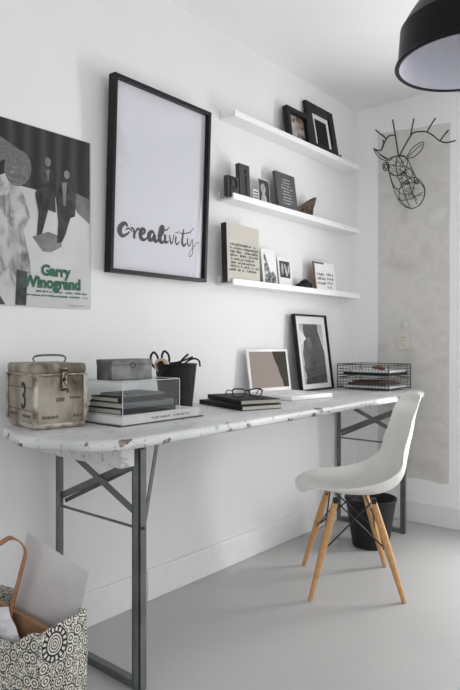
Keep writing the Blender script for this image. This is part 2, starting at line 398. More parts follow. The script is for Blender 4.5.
# round blank cover above it
b = MB(); b.lathe([(0, .006), (.018, .006), (.024, .003), (.025, 0)], 28); b.bm.transform(Matrix.Translation((.313, -.004, 1.145)) @ FRONT)
tag(b.build('wall_cap', M['plaster'], None, True), 'small round plastered cap above the power socket', 'cover cap')

# ------------------------------------------------------------------ trestle table
TZ = .78
t = thing('trestle_table', 'long narrow desk with chipped white top on grey folding trestle legs', 'desk', (0, 0, 0))
def tabletop():
    x0, x1, y0, y1, r = .055, .585, -2.455, -.185, .135
    out = []
    def arc(cx, cy, a0, n=10, rr=r):
        for k in range(n+1):
            a = a0+PI/2*k/n; out.append((cx+rr*math.cos(a), cy+rr*math.sin(a)))
    def side(a, b, n, bulge=(0, 0)):
        for k in range(1, n):
            u = k/n; s = math.sin(PI*u)
            out.append((a[0]+(b[0]-a[0])*u+bulge[0]*s+rd.uniform(-.0012, .0012), a[1]+(b[1]-a[1])*u+bulge[1]*s+rd.uniform(-.0012, .0012)))
    arc(x1-r, y1-r, 0); side((x1-r, y1), (x0+r, y1), 8, (0, .01))
    arc(x0+r, y1-r, PI/2); side((x0, y1-r), (x0, y0+r), 50)
    arc(x0+r, y0+r, PI); side((x0+r, y0), (x1-r, y0), 10, (.0, -.040))
    arc(x1-r, y0+r, 1.5*PI); side((x1, y0+r), (x1, y1-r), 50)
    out = [(max(.016, x-.0165*(y+2.3)), y) for x, y in out]        # the board stands a little askew to the wall
    def inset(d):
        res = []
        m = len(out)
        for i, (x, y) in enumerate(out):
            ax, ay = out[i-1]; bx, by = out[(i+1) % m]
            dx, dy = bx-ax, by-ay; l = math.hypot(dx, dy)
            res.append((x-dy/l*d, y+dx/l*d))
        return res
    bm = bmesh.new(); lay = bm.verts.layers.float.new('rim')
    levels = [(.10, TZ, 0), (.035, TZ, .0), (.012, TZ, .75), (.004, TZ-.002, 1), (0, TZ-.007, 1), (0, TZ-.024, 1), (.004, TZ-.029, 1), (.02, TZ-.030, .6)]
    rings = []
    for d, z, rim in levels:
        ring = []
        for x, y in inset(d):
            # the front edge is more worn than the rest
            v = bm.verts.new((x, y, z+ (noise.noise(Vector((x*9, y*9, z*4)))*.0012 if d < .05 else 0))); v[lay] = rim*(1.12 if y < -2.40 else 1.0 if x > .4 else .5); ring.append(v)
        rings.append(ring)
    m = len(out)
    for a, c in zip(rings, rings[1:]):
        for k in range(m): bm.faces.new((a[k], a[(k+1) % m], c[(k+1) % m], c[k]))
    bm.faces.new(rings[0]); bm.faces.new(rings[-1][::-1])
    bmesh.ops.recalc_face_normals(bm, faces=bm.faces[:])
    mb = MB(); mb.bm.free(); mb.bm = bm
    return mb.build('tabletop', M['tabletop'], t, True, angle=50)
tabletop()
def angle_iron(mb, p0, p1, w, d, sx, sy):               # L-profile post between two heights
    (x, y, z0), z1 = p0, p1
    mb.box(x, x+sx*w, y, y+sy*.004, z0, z1) if sx > 0 else mb.box(x+sx*w, x, min(y, y+sy*.004), max(y, y+sy*.004), z0, z1)
def flat_bar(mb, a, b2, w, th, nrm=(0, 1, 0)):
    a, b2 = Vector(a), Vector(b2); d = (b2-a); L = d.length; d.normalize(); n = Vector(nrm); n = (n-d*n.dot(d)).normalized(); u = d.cross(n)
    m = Matrix((( d.x, u.x, n.x, a.x), (d.y, u.y, n.y, a.y), (d.z, u.z, n.z, a.z), (0, 0, 0, 1)))
    mb.box(0, L, -w/2, w/2, -th/2, th/2, .0006, m)
def trestle(y, s, xr, xf, fw=.034):
    """one end frame across the desk; s=+1 when the folding stay leans towards +y"""
    zt = TZ-.032
    b = MB(); b.box(xf, xf+fw, y-.002, y+.003, .0, zt, .0008); b.box(xf+fw-.005, xf+fw, y-.002, y+.026, 0, zt, .0008); b.box(xf, xf+.005, y-.002, y+.024, 0, zt, .0008)
    lg = b.build('leg', M['steelpaint'], t)
    for zz, rr in ((.725, .006), (.485, .005)):
        b = MB(); b.tube([(xf+fw, y+.012, zz), (xf+fw+.006, y+.012, zz)], rr, 10); b.build('bolt', M['greywire'], lg, True)
    b = MB(); b.box(xr, xr+.022, y-.002, y+.003, 0, zt, .0008); b.box(xr, xr+.005, y-.002, y+.026, 0, zt, .0008); b.build('leg', M['steelpaint'], t)
    b = MB(); b.box(xr+.022, xf, y-.001, y+.026, .0, .024, .002); b.build('foot_bar', M['steelpaint'], t)
    b = MB(); flat_bar(b, (xr+.012, y+.006, .70), (xf+.012, y+.006, .527), .022, .004); b.build('brace', M['steelpaint'], t)
    b = MB(); flat_bar(b, (xr+.01, y+.012, .515), (xf+.012, y+.012, .682), .022, .004); b.build('brace', M['steelpaint'], t)
    b = MB(); flat_bar(b, (xr+.01, y+.030, .495), (xf+.012, y+.022, .672), .014, .004); b.build('brace', M['steelpaint'], t)
    b = MB(); b.tube([(xr+.015, y+.008, .483), (xf+.01, y+.008, .483)], .0045, 8); b.build('tie_rod', M['steelpaint'], t, True)
    b = MB(); flat_bar(b, (xf+.024, y+.028, .50), (xf+.024, y+.028+s*.055, zt), .013, .004, (1, 0, 0)); b.build('stay', M['steelpaint'], t)
    yb = y-s*.065
    b = MB(); b.box(xr+.05, xf+.055, yb-.026, yb+.026, TZ-.100, TZ-.0305, .003)
    b.build('batten', M['tabletop'], t)
trestle(-2.195, 1, .045, .437); trestle(-.265, -1, .016, .405, .024)

# ------------------------------------------------------------------ shell chair
CH = (.535, -1.051, 0); ang = math.atan2(-.6, -.8)-PI/2     # local +y points to the front of the chair
ch = thing('shell_chair', 'white moulded plastic chair on four tapered wooden legs, drawn up to the desk', 'chair', CH, (0, 0, ang))
def shell():
    # centre line (forward y, z), half width, edge lift (z), edge forward pull (y)
    prof = [(.208, .402, .085, .012, -.016), (.227, .410, .128, .010, -.026), (.234, .424, .155, .004, -.036), (.226, .436, .172, .004, -.044), (.198, .441, .188, .006, -.040), (.15, .434, .204, .016, -.022),
            (.08, .414, .220, .038, -.006), (-.01, .402, .226, .060, 0), (-.09, .403, .228, .079, .002), (-.155, .424, .226, .090, .010), (-.199, .468, .222, .080, .024),
            (-.219, .54, .214, .055, .038), (-.230, .60, .202, .038, .036), (-.245, .66, .194, .022, .036), (-.254, .72, .188, .008, .034), (-.262, .77, .182, -.004, .024),
            (-.267, .798, .170, -.009, .018), (-.273, .814, .154, -.011, .014), (-.280, .823, .130, -.012, .010)]
    n = 24; bm = bmesh.new(); grid = []
    P = cat([(a, b2, c) for a, b2, c, d, e in prof], 2); Q = cat([(d, e, 0) for a, b2, c, d, e in prof], 2)
    for p, q in zip(P, Q):
        row = []
        for k in range(n+1):
            s = -1+2*k/n; w = abs(s)**3.0
            row.append(bm.verts.new((s*p.z*(1-.02*w), p.x+q.y*w, p.y+q.x*w)))
        grid.append(row)
    for a, c in zip(grid, grid[1:]):
        for k in range(n): bm.faces.new((a[k], a[k+1], c[k+1], c[k]))
    bmesh.ops.recalc_face_normals(bm, faces=bm.faces[:])
    # rolled rim all round
    mb = MB(); mb.bm.free(); mb.bm = bm
    return mb
mb = shell(); sh = mb.build('seat_shell', M['shell'], ch, True, angle=80)
md = sh.modifiers.new('t', 'SOLIDIFY'); md.thickness = .006; md.offset = 0
md = sh.modifiers.new('s', 'SUBSURF'); md.levels = 1; md.render_levels = 2
for sx in (-1, 1):
    for sy in (-1, 1):
        top = Vector((sx*.13, sy*.078, .384)); ft = Vector((sx*.198, sy*.187, 0)); mid = top.lerp(ft, .5)
        b = MB(); n_ = 12
        b.tube([top.lerp(ft, k/n_) for k in range(n_+1)], .01, 14, taper=[.0125+.0035*math.sin(min(1, k/n_*1.6)*PI*.62) - .0065*max(0, (k/n_-.35)/.65) for k in range(n_+1)])
        lg = b.build('leg', M['wood'], ch, True, angle=60)
        b = MB(); e = (ft-top).normalized(); b.tube([ft-e*.010, ft+Vector((0, 0, .0))], .0085, 12); b.build('foot_glide', M['greywire'], lg, True)
        b = MB(); b.box(top.x-.016, top.x+.016, top.y-.010, top.y+.010, .378, .398, .003); b.tube([(top.x, top.y, .388), tuple(top.lerp(ft, .1)+Vector((-sx*.012, 0, 0)))], .005, 8)
        b.build('bracket', M['blackmetal'], ch, True)
A_ = {}
for sx in (-1, 1):
    for sy in (-1, 1):
        top = Vector((sx*.13, sy*.078, .384)); ft = Vector((sx*.198, sy*.187, 0)); A_[sx, sy] = (top+Vector((-sx*.008, -sy*.006, -.004)), top.lerp(ft, .51))
for (a, c) in [((-1, -1), (-1, 1)), ((-1, 1), (1, 1)), ((1, 1), (1, -1)), ((1, -1), (-1, -1))]:
    for u, v in ((a, c), (c, a)):
        b = MB(); b.tube([A_[u][0], A_[v][1]], .0032, 8); b.tube([A_[v][1]-Vector((0, 0, .004)), A_[v][1]+Vector((0, 0, .004))], .006, 8); b.build('cross_strut', M['blackmetal'], ch, True)

# ------------------------------------------------------------------ waste bin
t = thing('waste_bin', 'black tapered waste bin on the floor behind the chair', 'bin', (.372, -.545, 0))
b = MB(); b.lathe([(0, .004), (.086, .004), (.088, .0), (.091, .004), (.127, .238), (.130, .242), (.127, .246), (.123, .240), (.087, .010), (0, .010)], 48); b.build('bin_body', M['binblack'], t, True)
b = MB(); b.lathe([(.127, .234), (.1315, .236), (.1315, .246), (.126, .247), (.124, .240)], 48, True); b.build('rim', M['black'], t, True)

# ------------------------------------------------------------------ pendant lamp
LX, LY, LZ = 1.117, -1.286, 1.992
t = thing('pendant_lamp', 'large black dome pendant lamp with white inside, hanging from the ceiling', 'pendant lamp', (LX, LY, LZ))
outer = [(.236, .0), (.240, .004), (.238, .012), (.231, .017), (.223, .13), (.215, .141), (.20, .168), (.178, .20), (.145, .235), (.105, .262), (.062, .28), (.045, .283)]
b = MB(); b.lathe(outer+[(.040, .280), (.06, .2765), (.102, .258), (.141, .231), (.174, .197), (.196, .165), (.211, .139), (.219, .128), (.227, .015)], 96, True)
b.build('lamp_shade', M['lampblack'], t, True, angle=25)
b = MB(); b.lathe([(.2262, .004), (.2182, .127), (.2102, .138), (.1952, .164), (.1732, .196), (.1402, .23), (.1012, .257), (.06, .2755), (0, .276)], 96); b.build('reflector', M['lampwhite'], t, True, angle=60)
b = MB(); b.lathe([(.2262, .0), (.236, -.002), (.2415, .003), (.236, .010), (.2268, .010)], 96, True); b.build('rim', M['lampblack'], t, True)
b = MB(); b.lathe([(0, .34), (.018, .34), (.03, .33), (.045, .30), (.045, .283), (0, .283)], 32); b.build('cap', M['lampblack'], t, True)
b = MB(); b.tube([(0, 0, .335), (0, 0, H-LZ-.02)], .003, 8); b.build('cord', M['blackmatte'], t, True)
b = MB(); b.lathe([(0, -.03), (.03, -.03), (.045, -.015), (.047, 0), (0, 0)], 32, ctr=(0, 0, H-LZ)); b.build('ceiling_rose', M['lampblack'], t, True)
b = MB(); b.lathe([(0, .115), (.02, .12), (.03, .14), (.026, .165), (.014, .19), (.014, .225), (0, .225)], 24); b.build('bulb', M['card'], t, True)

# ------------------------------------------------------------------ picture ledges
def ledge(z, y0, y1, label):
    t = thing('picture_ledge', label, 'shelf', (0, 0, z), group='white picture ledges on the left wall')
    b = MB(); b.box(.0, .010, y0, y1, 0, .043, .001); b.build('back_rail', M['shelf'], t)
    b = MB(); b.box(.010, .082, y0, y1, 0, .010, .0005); b.build('shelf_board', M['shelf'], t)
    b = MB(); b.box(.082, .091, y0, y1, 0, .028, .001); b.build('front_lip', M['shelf'], t)
Z1, Z2, Z3 = 2.056, 1.681, 1.297
ledge(Z1, -1.292, -.14, 'topmost white picture ledge, holding two black framed pictures')
ledge(Z2, -1.305, -.135, 'middle white picture ledge, holding dark letter blocks and a grey book')
ledge(Z3, -1.305, -.13, 'lowest white picture ledge, beneath a cream book with black writing')
def leaner(name, label, cat_, y, z, x, lean, group=None, yaw=0):
    """an upright sheet/frame whose front faces into the room (+x); local x runs along the wall, z up"""
    return thing(name, label, cat_, (x, y, z), (R(-lean), 0, PI/2+R(yaw)), group)
def frame(t, w, h, bar, d, mat, name='frame_moulding'):
    b = MB()
    b.box(-w/2, -w/2+bar, -d, 0, 0, h, .001); b.box(w/2-bar, w/2, -d, 0, 0, h, .001)
    b.box(-w/2+bar, w/2-bar, -d, 0, 0, bar, .001); b.box(-w/2+bar, w/2-bar, -d, 0, h-bar, h, .001)
    b.build(name, mat, t)
    b = MB(); b.box(-w/2+.001, w/2-.001, -.004, 0.0, .001, h-.001); b.build('backing_board', M['blackmatte'], t)

# top ledge: two frames
zb = Z1+.0105
t = leaner('framed_picture', 'small black frame with a brownish picture on the top ledge, left of the bigger frame', 'framed picture', -.728, zb, .045, 8)
frame(t, .205, .185, .026, .03, M['black'])
b = MB(); b.box(-.077, .077, -.008, -.005, .026, .159); b.build('picture', M['pic_room'], t)
b = MB(); b.box(-.045, .0, -.0095, -.0082, .035, .115); b.build('picture_highlight', M['pic_mid'], t)
t = leaner('framed_picture', 'bigger black frame with white mat and dark picture on the top ledge', 'framed picture', -.475, zb, .052, 10)
frame(t, .28, .285, .05, .02, M['black'])
b = MB(); b.box(-.0895, .0895, -.008, -.005, .051, .234); b.build('mat_board', M['card'], t)
b = MB(); b.box(-.058, .062, -.0095, -.0085, .052, .205); b.build('picture', M['blackmatte'], t)
b = MB(); b.box(-.012, .012, -.02, 0, 0, .035, .003); b.tube([(0, -.01, .03), (0, -.01, .05)], .006, 8)
tag(b.build('metal_trinket', M['galv'], None, loc=(.055, -.29, zb)), 'tiny grey trinket at the right end of the top ledge', 'ornament')

# middle ledge
zb = Z2+.0105
t = leaner('letter_block', 'short dark wooden printing block with a raised letter p, left on the middle ledge', 'printing block', -1.288, zb, .055, 2)
b = MB(); b.box(-.040, .040, -.024, 0, 0, .095, .002); b.build('block', M['typeblock'], t)
b = MB(); b.box(-.026, -.014, -.028, -.024, .008, .09, .0008)
b.tube([( -.0 + .020*math.cos(a), -.0255, .062+.024*math.sin(a)) for a in [2*PI*k/20 for k in range(20)]], .0055, 6, True, flat=.6); b.build('raised_letter', M['ink'], t)
t = leaner('letter_block', 'tall dark wooden printing block with a raised letter j beside the short one', 'printing block', -1.200, zb, .055, 3)
b = MB(); b.box(-.040, .036, -.024, 0, 0, .168, .002); b.build('block', M['typeblock'], t)
b = MB(); b.box(.002, .014, -.028, -.024, .02, .115, .0008); b.tube([(.008, -.0255, .024), (-.002, -.0255, .014), (-.018, -.0255, .016)], .0055, 6, flat=.6)
b.tube([(.008, -.024, .137), (.008, -.028, .137)], .009, 14); b.build('raised_letter', M['ink'], t)
t = leaner('striped_tile', 'tiny white tile with black stripes beside the tall printing block', 'ornament', -1.125, zb, .070, 4)
b = MB(); b.box(-.018, .018, -.012, 0, 0, .066, .002); b.build('tile', M['card'], t)
b = MB()
for k in range(3): b.box(-.016, .016, -.0128, -.012, .024+.013*k, .030+.013*k)
b.build('stripe', M['ink'], t)
t = leaner('photo_card', 'small black and white photo card on the middle ledge, left of the grey book', 'photo card', -1.015, zb, .05, 5)
b = MB(); b.box(-.045, .045, -.0015, 0, 0, .142); b.build('card', M['card'], t)
b = MB(); b.box(-.042, .042, -.0022, -.0015, .003, .139); b.build('photo', M['pic_dark'], t)
b = MB()
polyfront(b, blob(-.008, .095, .019, .026), -.0023); polyfront(b, [(-.03, .008), (.018, .008), (.014, .05), (.004, .07), (-.02, .068), (-.03, .04)], -.0023)
b.build('photo_figure', M['pic_mid'], t)
t = leaner('book', 'dark grey book with pale lettering standing on the middle ledge', 'book', -.850, zb, .062, 8)
b = MB(); b.box(-.085, .085, -.017, -.0, 0, .203, .001); b.build('cover', M['darkslate'], t)
b = MB(); scribble_lines(b, -.05, .055, [.165-.0155*k for k in range(9)], .009, -.0173, .0022, 5, .35); b.build('cover_lettering', M['paleink'], t)
b = MB()
t = thing('driftwood', 'brown pointed piece of driftwood at the right end of the middle ledge', 'ornament', (.05, -.70, zb), (0, 0, PI/2))
b.prism([(-.055, 0), (.085, 0), (.10, .045), (.140, .135), (.112, .125), (.055, .095), (.0, .065), (-.05, .052)], -.012, .012, FRONT, .004)
o = b.build('wood_piece', M['driftwood'], t, True)
sb = o.modifiers.new('s', 'SUBSURF'); sb.subdivision_type = 'SIMPLE'; sb.levels = 2; sb.render_levels = 2
tx = bpy.data.textures.new('knots', 'CLOUDS'); tx.noise_scale = .03
dm = o.modifiers.new('d', 'DISPLACE'); dm.texture = tx; dm.strength = .010; dm.mid_level = .5

# lowest ledge
zb = Z3+.0105
t = leaner('book', 'large cream covered book with a black spine and black writing on the lowest ledge', 'book', -1.202, zb, .047, 2)
b = MB(); b.box(-.125, .112, -.030, -.0275, 0, .268, .0006); b.box(-.125, .112, -.0025, 0, 0, .268, .0006); b.build('cover', M['cream'], t)
b = MB(); b.box(-.128, -.1248, -.0305, .0005, -.0, .268, .0008); b.build('spine', M['ink'], t)
b = MB(); b.box(-.1245, .108, -.0274, -.0026, .002, .264); b.build('page_block', M['pages'], t)
b = MB(); scribble_lines(b, -.110, .100, [.168-.0165*k for k in range(8)], .0165, -.0304, .0024, 11, .12); b.build('cover_lettering', M['ink'], t)
t = leaner('card_stack', 'thin grey card edge right beside the cream book', 'card', -1.065, zb, .05, 8)
b = MB(); b.box(-.012, .012, -.003, 0, 0, .085); b.build('card', M['darkslate'], t)
t = leaner('photo_card', 'tall white photo card with a grey tower shape on the lowest ledge', 'photo card', -.965, zb, .05, 6)
b = MB(); b.box(-.062, .058, -.0015, 0, 0, .192); b.build('card', M['card'], t)
b = MB(); polyfront(b, [(-.048, .012), (.048, .012), (.045, .07), (.02, .085), (.004, .075), (-.012, .115), (-.03, .16), (-.036, .175), (-.042, .16)], -.0016)
b.build('photo', M['pic_grey'], t)
t = leaner('photo_card', 'white card with a dark square photo, right of the tower card', 'photo card', -.835, zb, .05, 6)
b = MB(); b.box(-.058, .058, -.0015, 0, 0, .165); b.build('card', M['card'], t)
b = MB(); b.box(-.045, .045, -.0022, -.0015, .06, .145); b.build('photo', M['pic_dark'], t)
b = MB(); polyfront(b, blob(-.022, .105, .008, .03), -.0024); polyfront(b, blob(.008, .10, .01, .034, rot=.3), -.0024); polyfront(b, blob(.033, .105, .006, .025), -.0024); b.build('photo_figure', M['pic_mid'], t)
b = MB()
bm = bmesh.new()
for (cx, cy, cz, rx, ry, rz) in [(-.045, 0, .016, .03, .02, .015), (0, 0, .022, .045, .024, .024), (.035, 0, .02, .03, .022, .02), (.01, .002, .034, .03, .018, .016)]:
    bmesh.ops.create_icosphere(bm, subdivisions=3, radius=1, matrix=Matrix.Translation((cx, cy, cz*1.35)) @ Matrix.Diagonal((rx, ry, rz*1.35, 1)))
b.bm.free(); b.bm = bm
o = b.build('stone_ornament', M['blackmatte'], None, True, loc=(.050, -.668, zb))
o.rotation_euler = (0, 0, PI/2); tag(o, 'lumpy black ornament lying between the cards on the lowest ledge', 'ornament')
rm = o.modifiers.new('r', 'REMESH'); rm.mode = 'VOXEL'; rm.voxel_size = .0035; rm.use_smooth_shade = True
t = leaner('framed_card', 'small white card with black writing and wooden edge at the right of the lowest ledge', 'card', -.475, zb, .058, 7)
b = MB(); b.box(-.105, .105, -.014, -.003, 0, .172, .001); b.build('wooden_edge', M['cardboard'], t)
b = MB(); b.box(-.100, .105, -.0152, -.0142, .002, .1715); b.build('card', M['card'], t)
b = MB(); scribble_lines(b, -.088, -.012, [.095, .07, .045], .022, -.0153, .0042, 23, .1); b.build('lettering', M['softink'], t)
b = MB(); scribble_lines(b, .008, .085, [.098, .074, .05, .025], .021, -.0153, .0038, 29, .3); b.build('lettering', M['softink'], t)
b = MB(); b.box(-.100, -.005, -.0157, -.0153, .160, .170); b.build('header_strip', M['softink'], t)

# ------------------------------------------------------------------ big framed print "creativity"
FW, FH = .532, .735
t = leaner('framed_print', 'tall black framed white print with brush lettering, hanging above the desk', 'framed print', -1.694, 1.302, .006, -2.2)
frame(t, FW, FH, .015, .036, M['black'])
b = MB(); b.box(-FW/2+.012, FW/2-.012, -.014, -.008, .012, FH-.012); b.build('print_sheet', M['paper'], t)
b = MB(); b.box(-FW/2+.013, FW/2-.013, -.022, -.020, .013, FH-.013); b.build('glass_pane', M['glass'], t)
S_ = [ # each stroke: x, z, width in letter units, drawn left to right
 [(1.1, .85, .14), (1.02, 1.05, .18), (.75, 1.06, .26), (.42, .75, .36), (.36, .36, .36), (.66, .08, .24), (1.15, .3, .14), (1.35, .5, .12)],
 [(.95, .6, .1), (1.3, .75, .1), (1.6, .55, .12)],
 [(1.5, .85, .12), (1.75, .75, .14), (1.85, .4, .18), (1.85, .05, .18), (1.95, .5, .12), (2.25, .85, .16), (2.45, .75, .1)],
 [(2.45, .4, .12), (2.9, .6, .16), (2.95, .85, .2), (2.65, .85, .26), (2.5, .45, .32), (2.65, .1, .28), (3.0, .08, .16), (3.4, .4, .1)],
 [(4.0, .7, .14), (3.75, .85, .2), (3.45, .55, .34), (3.5, .2, .34), (3.75, .15, .2), (4.05, .6, .2), (4.05, .2, .32), (4.3, .1, .2), (4.6, .4, .1)],
 [(4.6, .4, .12), (4.95, .9, .24), (5.0, 1.35, .26), (4.75, 1.3, .26), (4.65, .8, .34), (4.65, .3, .34), (4.9, .08, .22), (5.3, .3, .1)],
 [(5.25, .8, .2), (5.25, .4, .22), (5.35, .12, .18), (5.7, .3, .1)], [(5.15, 1.2, .08), (5.35, 1.15, .1), (5.6, 1.35, .08), (5.75, 1.5, .05)],
 [(5.75, .8, .14), (5.95, .15, .16), (6.15, .3, .1), (6.25, .8, .1), (6.4, .9, .06)],
 [(6.55, .8, .16), (6.5, .4, .16), (6.65, .12, .14), (7.0, .4, .08)], [(6.4, 1.15, .06), (6.65, 1.1, .08), (6.9, 1.3, .05)],
 [(7.45, 1.55, .12), (7.35, .9, .2), (7.3, .4, .24), (7.5, .1, .2), (7.85, .4, .1)], [(6.9, 1.25, .06), (7.3, 1.1, .1), (7.8, 1.25, .09), (8.3, 1.4, .08), (8.6, 1.75, .06), (8.75, 1.7, .05)],
 [(7.95, .85, .12), (8.0, .35, .14), (8.25, .2, .1), (8.55, .8, .08), (8.65, .2, .1), (8.6, -.5, .08), (8.3, -.75, .07), (8.25, -.4, .06), (8.7, .1, .06), (9.2, .6, .05), (9.45, .55, .04)]]
b = MB(); u = .0485
ox = -.226; oz = .140
for i, st in enumerate(S_):
    ribbon(b, [(ox+x*u, oz+z*u*1.0, w*u*(1.3 if x < 5.4 else 1.1)) for x, z, w in st], -.0141-.00002*i, n=8)
b.build('brush_lettering', M['ink'], t)

# ------------------------------------------------------------------ poster at the left edge of the picture
PW, PH = .46, .61
t = leaner('poster', 'black and white photographic poster with green lettering taped to the wall', 'poster', -2.02-PW/2, 1.160, .0035, 0)
b = MB(); b.box(-PW/2, PW/2, -.0012, 0, 0, PH); b.build('paper_sheet', M['post_pale'], t)
def shp(name, polys, mat, y):
    b = MB()
    for p in polys: polyfront(b, p, y, .00025)
    return b.build(name, mat, t)
# generic street-like tones: dark backdrop, grey band, pale ground, soft upright shapes
shp('backdrop', [[(-PW/2+.002, PH-.002), (PW/2-.005, PH-.002), (PW/2-.005, .33), (.15, .37), (.02, .395), (-.1, .40), (-PW/2+.002, .40)]], M['post_dark'], -.0013)
shp('grey_band', [[(PW/2-.005, .40), (PW/2-.005, .31), (.17, .345), (.13, .40), (.16, .415)]], M['post_mid'], -.0016)
shp('drape_shape', [[(-.205, .02), (-.20, .14), (-.215, .25), (-.19, .33), (-.16, .40), (-.11, .43), (-.07, .42), (-.04, .36), (-.02, .30), (-.045, .25), (-.02, .15), (-.018, .10), (-.09, .055), (-.17, .09)]], M['post_cloth'], -.0019)
shp('round_shape', [blob(-.065, .455, .048, .062, 24, rot=-.3)], M['post_hair'], -.0022)
shp('streaks', [[(-.2, .53), (-.13, .545), (-.055, .515), (-.05, .49), (-.12, .47), (-.16, .43), (-.205, .45)]], M['post_hair'], -.0021)
shp('shadow_shape', [[(-.012, .235), (.05, .26), (.10, .25), (.105, .215), (.06, .19), (.03, .19)]], M['post_mid'], -.0019)
shp('dark_shape', [[(.005, .24), (.012, .32), (-.002, .38), (.02, .43), (.024, .475), (.045, .49), (.07, .47), (.075, .43), (.08, .33), (.05, .335), (.025, .25)],
                   [(.085, .225), (.09, .30), (.08, .38), (.10, .44), (.12, .465), (.145, .455), (.165, .41), (.16, .33), (.14, .32), (.12, .26), (.105, .23)]], M['pic_dark'], -.0022)
for q in (blob(.048, .50, .012, .016), blob(.125, .472, .012, .015), [(.105, .44), (.125, .445), (.12, .36), (.112, .36)], [(.04, .47), (.055, .475), (.05, .43)]): shp('light_spot', [q], M['post_mid'], -.0025)
shp('dark_stem', [[(-.075, .0025), (-.035, .0025), (-.03, .115), (-.07, .12)], [(-.185, .0025), (-.11, .0025), (-.14, .045)]], M['pic_dark'], -.0024)
text_obj('poster_title', 'Garry', .050, M['greenink'], t, .022, .110, -.0028, .0026, .97)
text_obj('poster_title', 'Winogrand', .053, M['greenink'], t, -.046, .067, -.0028, .0026, .95)
b = MB()
scribble_lines(b, .0, .21, [.050], .009, -.0028, .0018, 31, .05); scribble_lines(b, -.06, .21, [.036], .008, -.0028, .0018, 37, .05); b.build('poster_caption', M['greenink'], t)
b = MB(); scribble_lines(b, .13, .20, [.008], .004, -.0028, .0007, 41, .05); b.build('poster_fine_print', M['softink'], t)

# ------------------------------------------------------------------ things on the desk
# old tin box
t = thing('tin_box', 'worn square tin box with wire handle and number 3 at the desk end', 'tin box', (.163, -2.312, TZ), (0, 0, R(-10)))
t.scale = (.90, .80, .98)
b = MB(); b.box(-.122, .122, -.102, .102, .004, .168, .014); b.build('box_body', M['tin'], t, True)
b = MB(); b.box(-.1235, .1235, -.1035, .1035, .0, .022, .010); b.build('base_band', M['tinpale'], t, True)
b = MB(); b.box(-.1245, .1245, -.1045, .1045, .166, .200, .010); o = b.build('lid', M['tin'], t, True)
b = MB(); b.tube([(-.1248, -.1048, .166), (.1248, -.1048, .166), (.1248, .1048, .166), (-.1248, .1048, .166)], .0022, 8, True); b.build('lid_bead', M['tinpale'], o, True)
b = MB()
for sx in (-1, 1):
    for sy in (-1, 1):
        b = MB()
        b.box(min(sx*.125, sx*.108), max(sx*.125, sx*.108), min(sy*.1055, sy*.1035), max(sy*.1055, sy*.1035), .02, .163, .0008)
        b.box(min(sx*.1255, sx*.1235), max(sx*.1255, sx*.1235), min(sy*.1055, sy*.09), max(sy*.1055, sy*.09), .02, .163, .0008)
        b.build('corner_strip', M['tinpale'], t)
b = MB(); b.tube(cat([(.03, -.058, .199), (.03, -.066, .214), (.03, -.05, .222), (.03, 0, .224), (.03, .05, .222), (.03, .066, .214), (.03, .058, .199)], 4), .0032, 8)
b.build('wire_handle', M['galv'], t, True)
for yy in (-.059, .059):
    b = MB(); b.box(.02, .04, yy-.009, yy+.009, .198, .202); b.build('handle_plate', M['tinpale'], t)
b = MB(); b.box(.1245, .128, -.004, .024, .176, .186, .001); b.box(.125, .1285, -.001, .020, .118, .176, .001)
lt = b.build('latch', M['tinpale'], t)
b = MB()
b.tube([(.130, -.002, .178), (.130, .022, .178)], .004, 8); b.tube([(.130, -.001, .176), (.130, -.001, .12)], .0018, 6); b.tube([(.130, .018, .17), (.130, .003, .15), (.130, .018, .13)], .0018, 6)
b.tube([(.130, .0, .118), (.131, .02, .122), (.131, .024, .11)], .003, 6); b.tube([(.129, .01, .151), (.133, .01, .151)], .006, 10)
b.build('latch_loop', M['tindark'], lt, True)
text_obj('number_3', '3', .118, M['tindark'], t, .004, .060, -.1037, .0006, .88, 'LEFT', .0004)
b = MB(); b.box(-.108, .112, -.1034, -.1026, .124, .1265); b.box(-.108, .112, -.1034, -.1026, .055, .0572); b.build('pressed_line', M['stamp'], t)
rs = random.Random(8)
def stamp(x0, x1, z, h, side):
    b = MB(); x = x0
    while x < x1:
        w = rs.uniform(.004, .008); b.box(x, x+w, -.0005, 0, z+rs.uniform(0, .001), z+h*rs.uniform(.7, 1))
        if rs.random() < .6: b.box(x+w*.3, x+w*.3+.002, -.0005, 0, z-h*.2, z+h)
        x += w+.0025
    b.bm.transform(Matrix.Translation((0, -.1022, 0)) if side == 'end' else Matrix.Translation((.1222, 0, 0)) @ Matrix.Rotation(PI/2, 4, 'Z'))
    b.build('stamped_marks', M['stamp'], t)
for a in [(-.09, -.03, .036, .010, 'end'), (.02, .085, .034, .010, 'end'), (-.075, -.015, .032, .010, 'front'), (-.02, .015, .083, .012, 'front'), (.035, .075, .090, .008, 'front'), (.05, .08, .034, .008, 'front')]: stamp(*a)

# white books under the clear box
t = thing('book', 'thick white hardback book lying flat beneath the clear box', 'book', (.283, -2.022, TZ+.005), (0, 0, R(1)))
b = MB(); b.box(-.108, .108, -.178, .172, .025, .0275, .0006); b.box(-.108, .108, -.178, .172, .0, .0025, .0006); b.box(.1055, .1085, -.178, .172, 0, .0275, .0008); b.build('cover', M['greycloth'], t)
b = MB(); b.box(-.105, .105, -.175, .169, .0025, .025); b.build('page_block', M['card'], t)
b = MB(); q = MB(); scribble_lines(q, -.06, .12, [.009], .010, 0, .0018, 51, 0); q.bm.transform(Matrix.Translation((.1087, 0, 0)) @ Matrix.Rotation(PI/2, 4, 'Z')); q.build('spine_lettering', M['softink'], t); b.bm.free()
b = MB(); b.box(-.110, .110, -.182, .190, 0, .0043, .001)
tag(b.build('book', M['darkslate'], None, loc=(.283, -2.022, TZ+.0005)), 'thin dark grey book at the very bottom, under the thick white book', 'book')
AZ = TZ+.033
